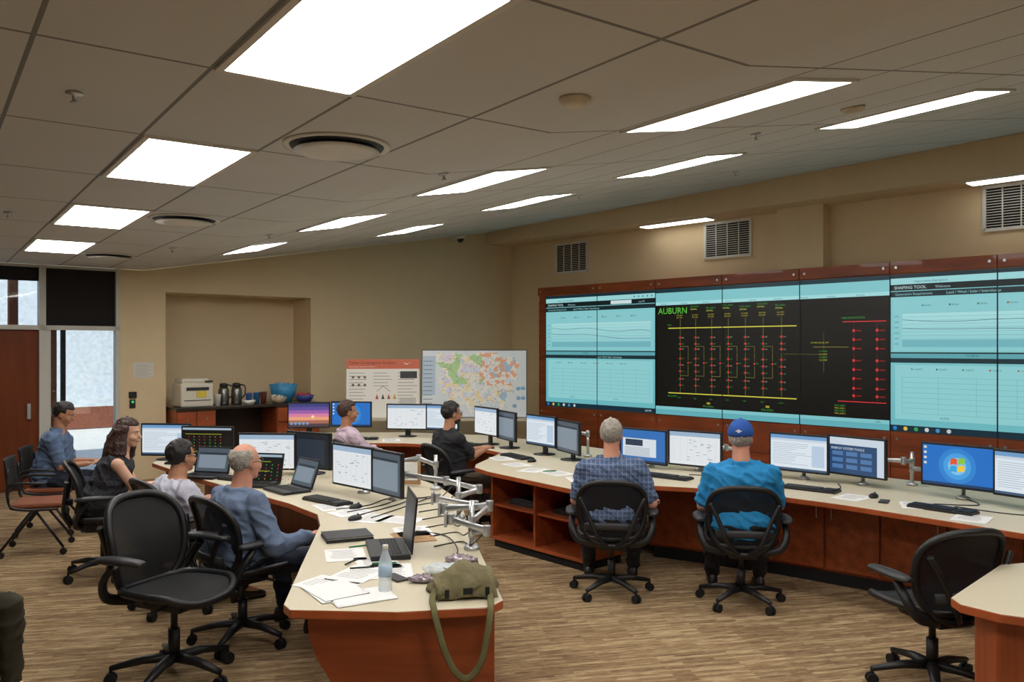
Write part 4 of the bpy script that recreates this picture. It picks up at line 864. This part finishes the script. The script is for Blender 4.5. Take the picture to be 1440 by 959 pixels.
    for s in (-1,1):
        bm=B(); sph(bm,HM@V((s*.031,.080,.006)),(.0135,.009,.008),12,rot=hq); sph(bm,HM@V((s*.031,.0865,.006)),(.0055,.004,.0055),8,1,rot=hq); obj('eye',bm,[eyew,eyed],r)
        bm=B(); blob(bm,HM@V((s*.018,.092,.026)),HM@V((s*.046,.08,.027)),.0035,.003,6); obj('eyebrow',bm,hairc,r)
    bm=B(); blob(bm,HM@V((-.02,.096,-.057)),HM@V((.02,.096,-.057)),.004,.004,6); obj('mouth',bm,lipm,r)
    bm=B(); vs=sph(bm,(0,-.014,.032),(.086,.107,.102),48)
    for v in vs:
        p=v.co; keep=(p.z>.078-max(0,-p.y)*.5) or (p.y<.035 and p.z>.02) or (p.y<-.005 and p.z>-.035) or (p.y<-.04 and p.z>-.07)
        if hair=='bald': keep=(p.z<.09 and ((p.y<.0 and p.z>-.035) or (p.y<-.05 and p.z>-.065)))
        if not keep: v.co=V((p.x*.84,(p.y+.014)*.84-.014,(p.z-.032)*.84+.032))
        else: v.co+=V((p.x,p.y,p.z))*(.09*noise.noise(V((p.x*45+sd,p.y*45,p.z*30)))+(-.035 if hair=='bald' else 0))
    for v in vs: v.co=HM@v.co
    obj('hair',bm,hairc,r)
    if hair=='long':
        bm=B(); random.seed(11)
        for i in range(26):
            th=R(165+210*i/25); sx=math.cos(th); sy=math.sin(th)
            p0=HM@V((sx*.075,sy*.085-.012,.05)); p1=HM@V((sx*.104,sy*.105-.02,-.05)); q=random.uniform(-.02,.02)
            p2=p1+V((sx*.03+q,sy*.02,-.07)); p3=p2+V((-q*1.5,sy*.01-.01,-.07)); p4=p3+V((q*1.6,-.015,-.06))
            blob(bm,p0,p1,.022,.028,8); blob(bm,p1,p2,.028,.028,8); blob(bm,p2,p3,.028,.022,8); blob(bm,p3,p4,.022,.010,8)
        fuse(bm,'long_hair',hairc,r,.009,1,wr=.01,sd=2)
    if beard:
        bm=B(); sph(bm,HM@V((0,.035,-.07)),(.058,.062,.045),16,rot=hq); obj('beard',bm,hairc,r)
    if glasses:
        bm=B()
        for s in (-1,1):
            tube(bm,[HM@V((s*.033+.022*math.cos(t),.104-.01*abs(math.cos(t)),.004+.016*math.sin(t))) for t in [2*math.pi*k/14 for k in range(14)]],.0022,5,closed=True)
            tube(bm,[HM@V((s*.055,.095,.008)),HM@V((s*.084,.04,.01)),HM@V((s*.086,-.01,.01))],.0022,5)
        tube(bm,[HM@V((-.011,.104,.006)),HM@V((.011,.104,.006))],.002,5); obj('eyeglasses',bm,dgrey,r)
    if cap:
        bm=B(); vs=sph(bm,(0,-.014,.045),(.094,.115,.105),32)
        for v in vs:
            if v.co.z<.025: v.co=V((v.co.x*.98,v.co.y*.98,.025))
            v.co=HM@v.co
        c=obj('cap_crown',bm,cap,r)
        bm=B(); rs=[]
        for k in range(9):
            t=-1+2*k/8; rs.append([HM@V((t*.075,.09-.03*t*t+dy,.038-.012*t*t+dz)) for dy,dz in ((0,.004),(.075*(1-t*t*.6),-.008),(.075*(1-t*t*.6),-.012),(0,0))])
        rings(bm,rs); obj('cap_brim',bm,cap,c)
        bm=B(); sph(bm,HM@V((0,-.014,.15)),(.01,.01,.005),8); obj('cap_button',bm,cap,c)
        cv=Cv(); cv.disc(0,0,.013,'#E8E8E8',3); cv.rect(-.022,-.004,.022,.004,'#E8E8E8',3); cv.make('cap_emblem',PRN,c,HM@frame(V((0,-.131,.068)),(1,0,0)))
    return r
sk1=mat('skin_light','#D8A98F',.55,var=.08,scale=20); sk2=mat('skin_ruddy','#CC9078',.55,var=.1,scale=20); sk3=mat('skin_tan','#B37F61',.55,var=.08,scale=20)
grayh=mat('grey_hair','#A09990',.8,var=.3,scale=60,bump=.5,bscale=120); blackh=mat('black_hair','#1A1513',.5,var=.3,scale=60,bump=.5,bscale=120); brownh=mat('dark_brown_hair','#3A2018',.5,var=.4,scale=50,bump=.8,bscale=60)
khaki=mat('dark_khaki_cloth','#5A5142',.9,bump=.3,bscale=12); jean=mat('dark_blue_jeans','#262D3E',.9,bump=.3,bscale=14); olivet=mat('olive_trousers','#332F20',.9,bump=.4,bscale=10); blackt=mat('black_trousers','#1A1A1E',.9,bump=.3,bscale=14)
pL=plaid('blue_check_shirt','#60718D','#586884','#74839C',60,.4,.4); pR=plaid('blue_plaid_shirt','#46597C','#7E90AE','#2A3750',30,.5,.6)
blues=mat('blue_grey_shirt','#556A8A',.85,bump=.8,bscale=12); lav=mat('pale_lavender_shirt','#BDBDCD',.85,bump=.9,bscale=12); pink=mat('pale_pink_striped_shirt','#C0ACBC',.85,bump=.8,bscale=12); blackS=mat('black_tshirt','#1E1F24',.9,bump=.7,bscale=12); royal=mat('royal_blue_polo','#1F85C0',.85,var=.08,bump=.9,bscale=12)
capb=mat('royal_blue_cap','#1E4FA0',.8); dress=mat('black_print_dress','#2E2E34',.9,var=.95,scale=45)
person('older balding man in blue checked shirt and glasses, arms on armrests',SEATS['plaidL'],pL,jean,sk2,grayh,'bald',lean=6,hy=4,hands=((-.32,.20,.70),(.38,.26,.70)),sleeve='long',g=1.45,slump=.05,glasses=True)
person('dark-haired man with glasses in pale lavender shirt, slumped',SEATS['guy2'],lav,blackt,sk3,blackh,'short',lean=8,hy=8,hands=((-.30,.30,.70),(.32,.32,.70)),sleeve='long',g=1.45,slump=.09,glasses=True,fl=.95)
person('woman with long wavy dark hair leaning forward with a phone',SEATS['woman'],dress,blackt,sk1,brownh,'long',lean=24,hy=-20,hp=-8,hands=((-.10,.48,.72),(.12,.50,.72)),sleeve='none',g=1.14,collar=False)
person('grey-haired man in a blue plaid shirt facing the display wall',SEATS['plaidR'],pR,blackt,sk2,grayh,'short',lean=3,hy=-8,hands=((-.26,.28,.70),(.34,.20,.68)),sleeve='short',g=1.35)
person('broad man in a royal blue polo and blue cap',SEATS['cap'],royal,blackt,sk2,grayh,'short',lean=5,hy=-12,hands=((-.24,.30,.72),(.26,.34,.74)),sleeve='short',g=1.48,cap=capb)
person('dark-haired man in pale pink shirt leaning back in his chair',SEATS['pink'],pink,jean,sk3,brownh,'short',lean=-16,hy=-6,hands=((-.22,.30,.72),(.28,.26,.72)),sleeve='long',g=1.15,slump=.0)
person('bearded man in glasses and black t-shirt, hands clasped',SEATS['blackm'],blackS,khaki,sk3,blackh,'short',lean=2,hy=-8,hands=((-.045,.38,.82),(.045,.38,.82)),sleeve='short',g=1.2,beard=True,glasses=True,zofs=-.01)
person('man in a blue-grey shirt reading papers on his lap',(-4.75,8.6,-78),blues,jean,sk3,blackh,'short',lean=14,hy=0,hp=-22,hands=((-.12,.34,.70),(.12,.36,.70)),sleeve='short',g=1.2)
person('seated person in dark olive trousers',(-3.1,4.30,-92),blues,olivet,sk1,blackh,'short',lean=-6,hands=((-.24,.02,.64),(.24,.02,.64)),g=1.1,zofs=.02,spread=.06)
def held(name,label,cat,seat,loc,size,m,rx=0):
    x,y,rz=seat; M=T((x,y,0),rz)@Matrix.Translation(loc)@Matrix.Rotation(R(rx),4,'X'); bm=B(); box(bm,(0,0,0),size); o=obj(name,bm,m,mw=M,bev=.002); tag(o,label,cat)
held('smartphone','white smartphone held in both hands','phone',SEATS['woman'],(0,.58,.73),(.12,.07,.01),white,20)
held('paper_sheet','white papers held on the lap','paper',(-4.75,8.6,-78),(0,.44,.71),(.30,.22,.006),paper,25)
# world & sun
w=bpy.data.worlds.new('world'); S.world=w; w.use_nodes=True; nt=w.node_tree; bgn=nt.nodes['Background']
sky=nt.nodes.new('ShaderNodeTexSky'); sky.sky_type='NISHITA'; sky.sun_elevation=R(40); sky.sun_rotation=R(200); sky.sun_disc=False; nt.links.new(sky.outputs[0],bgn.inputs[0]); bgn.inputs[1].default_value=.25
sl=bpy.data.lights.new('sun','SUN'); sl.energy=4.5; sl.color=(1,.95,.86); sl.angle=.01; so_=bpy.data.objects.new('sun',sl); COL.objects.link(so_)
so_.rotation_euler=V((-.45,.55,-.8)).to_track_quat('-Z','Y').to_euler()
S.view_settings.view_transform='Standard'
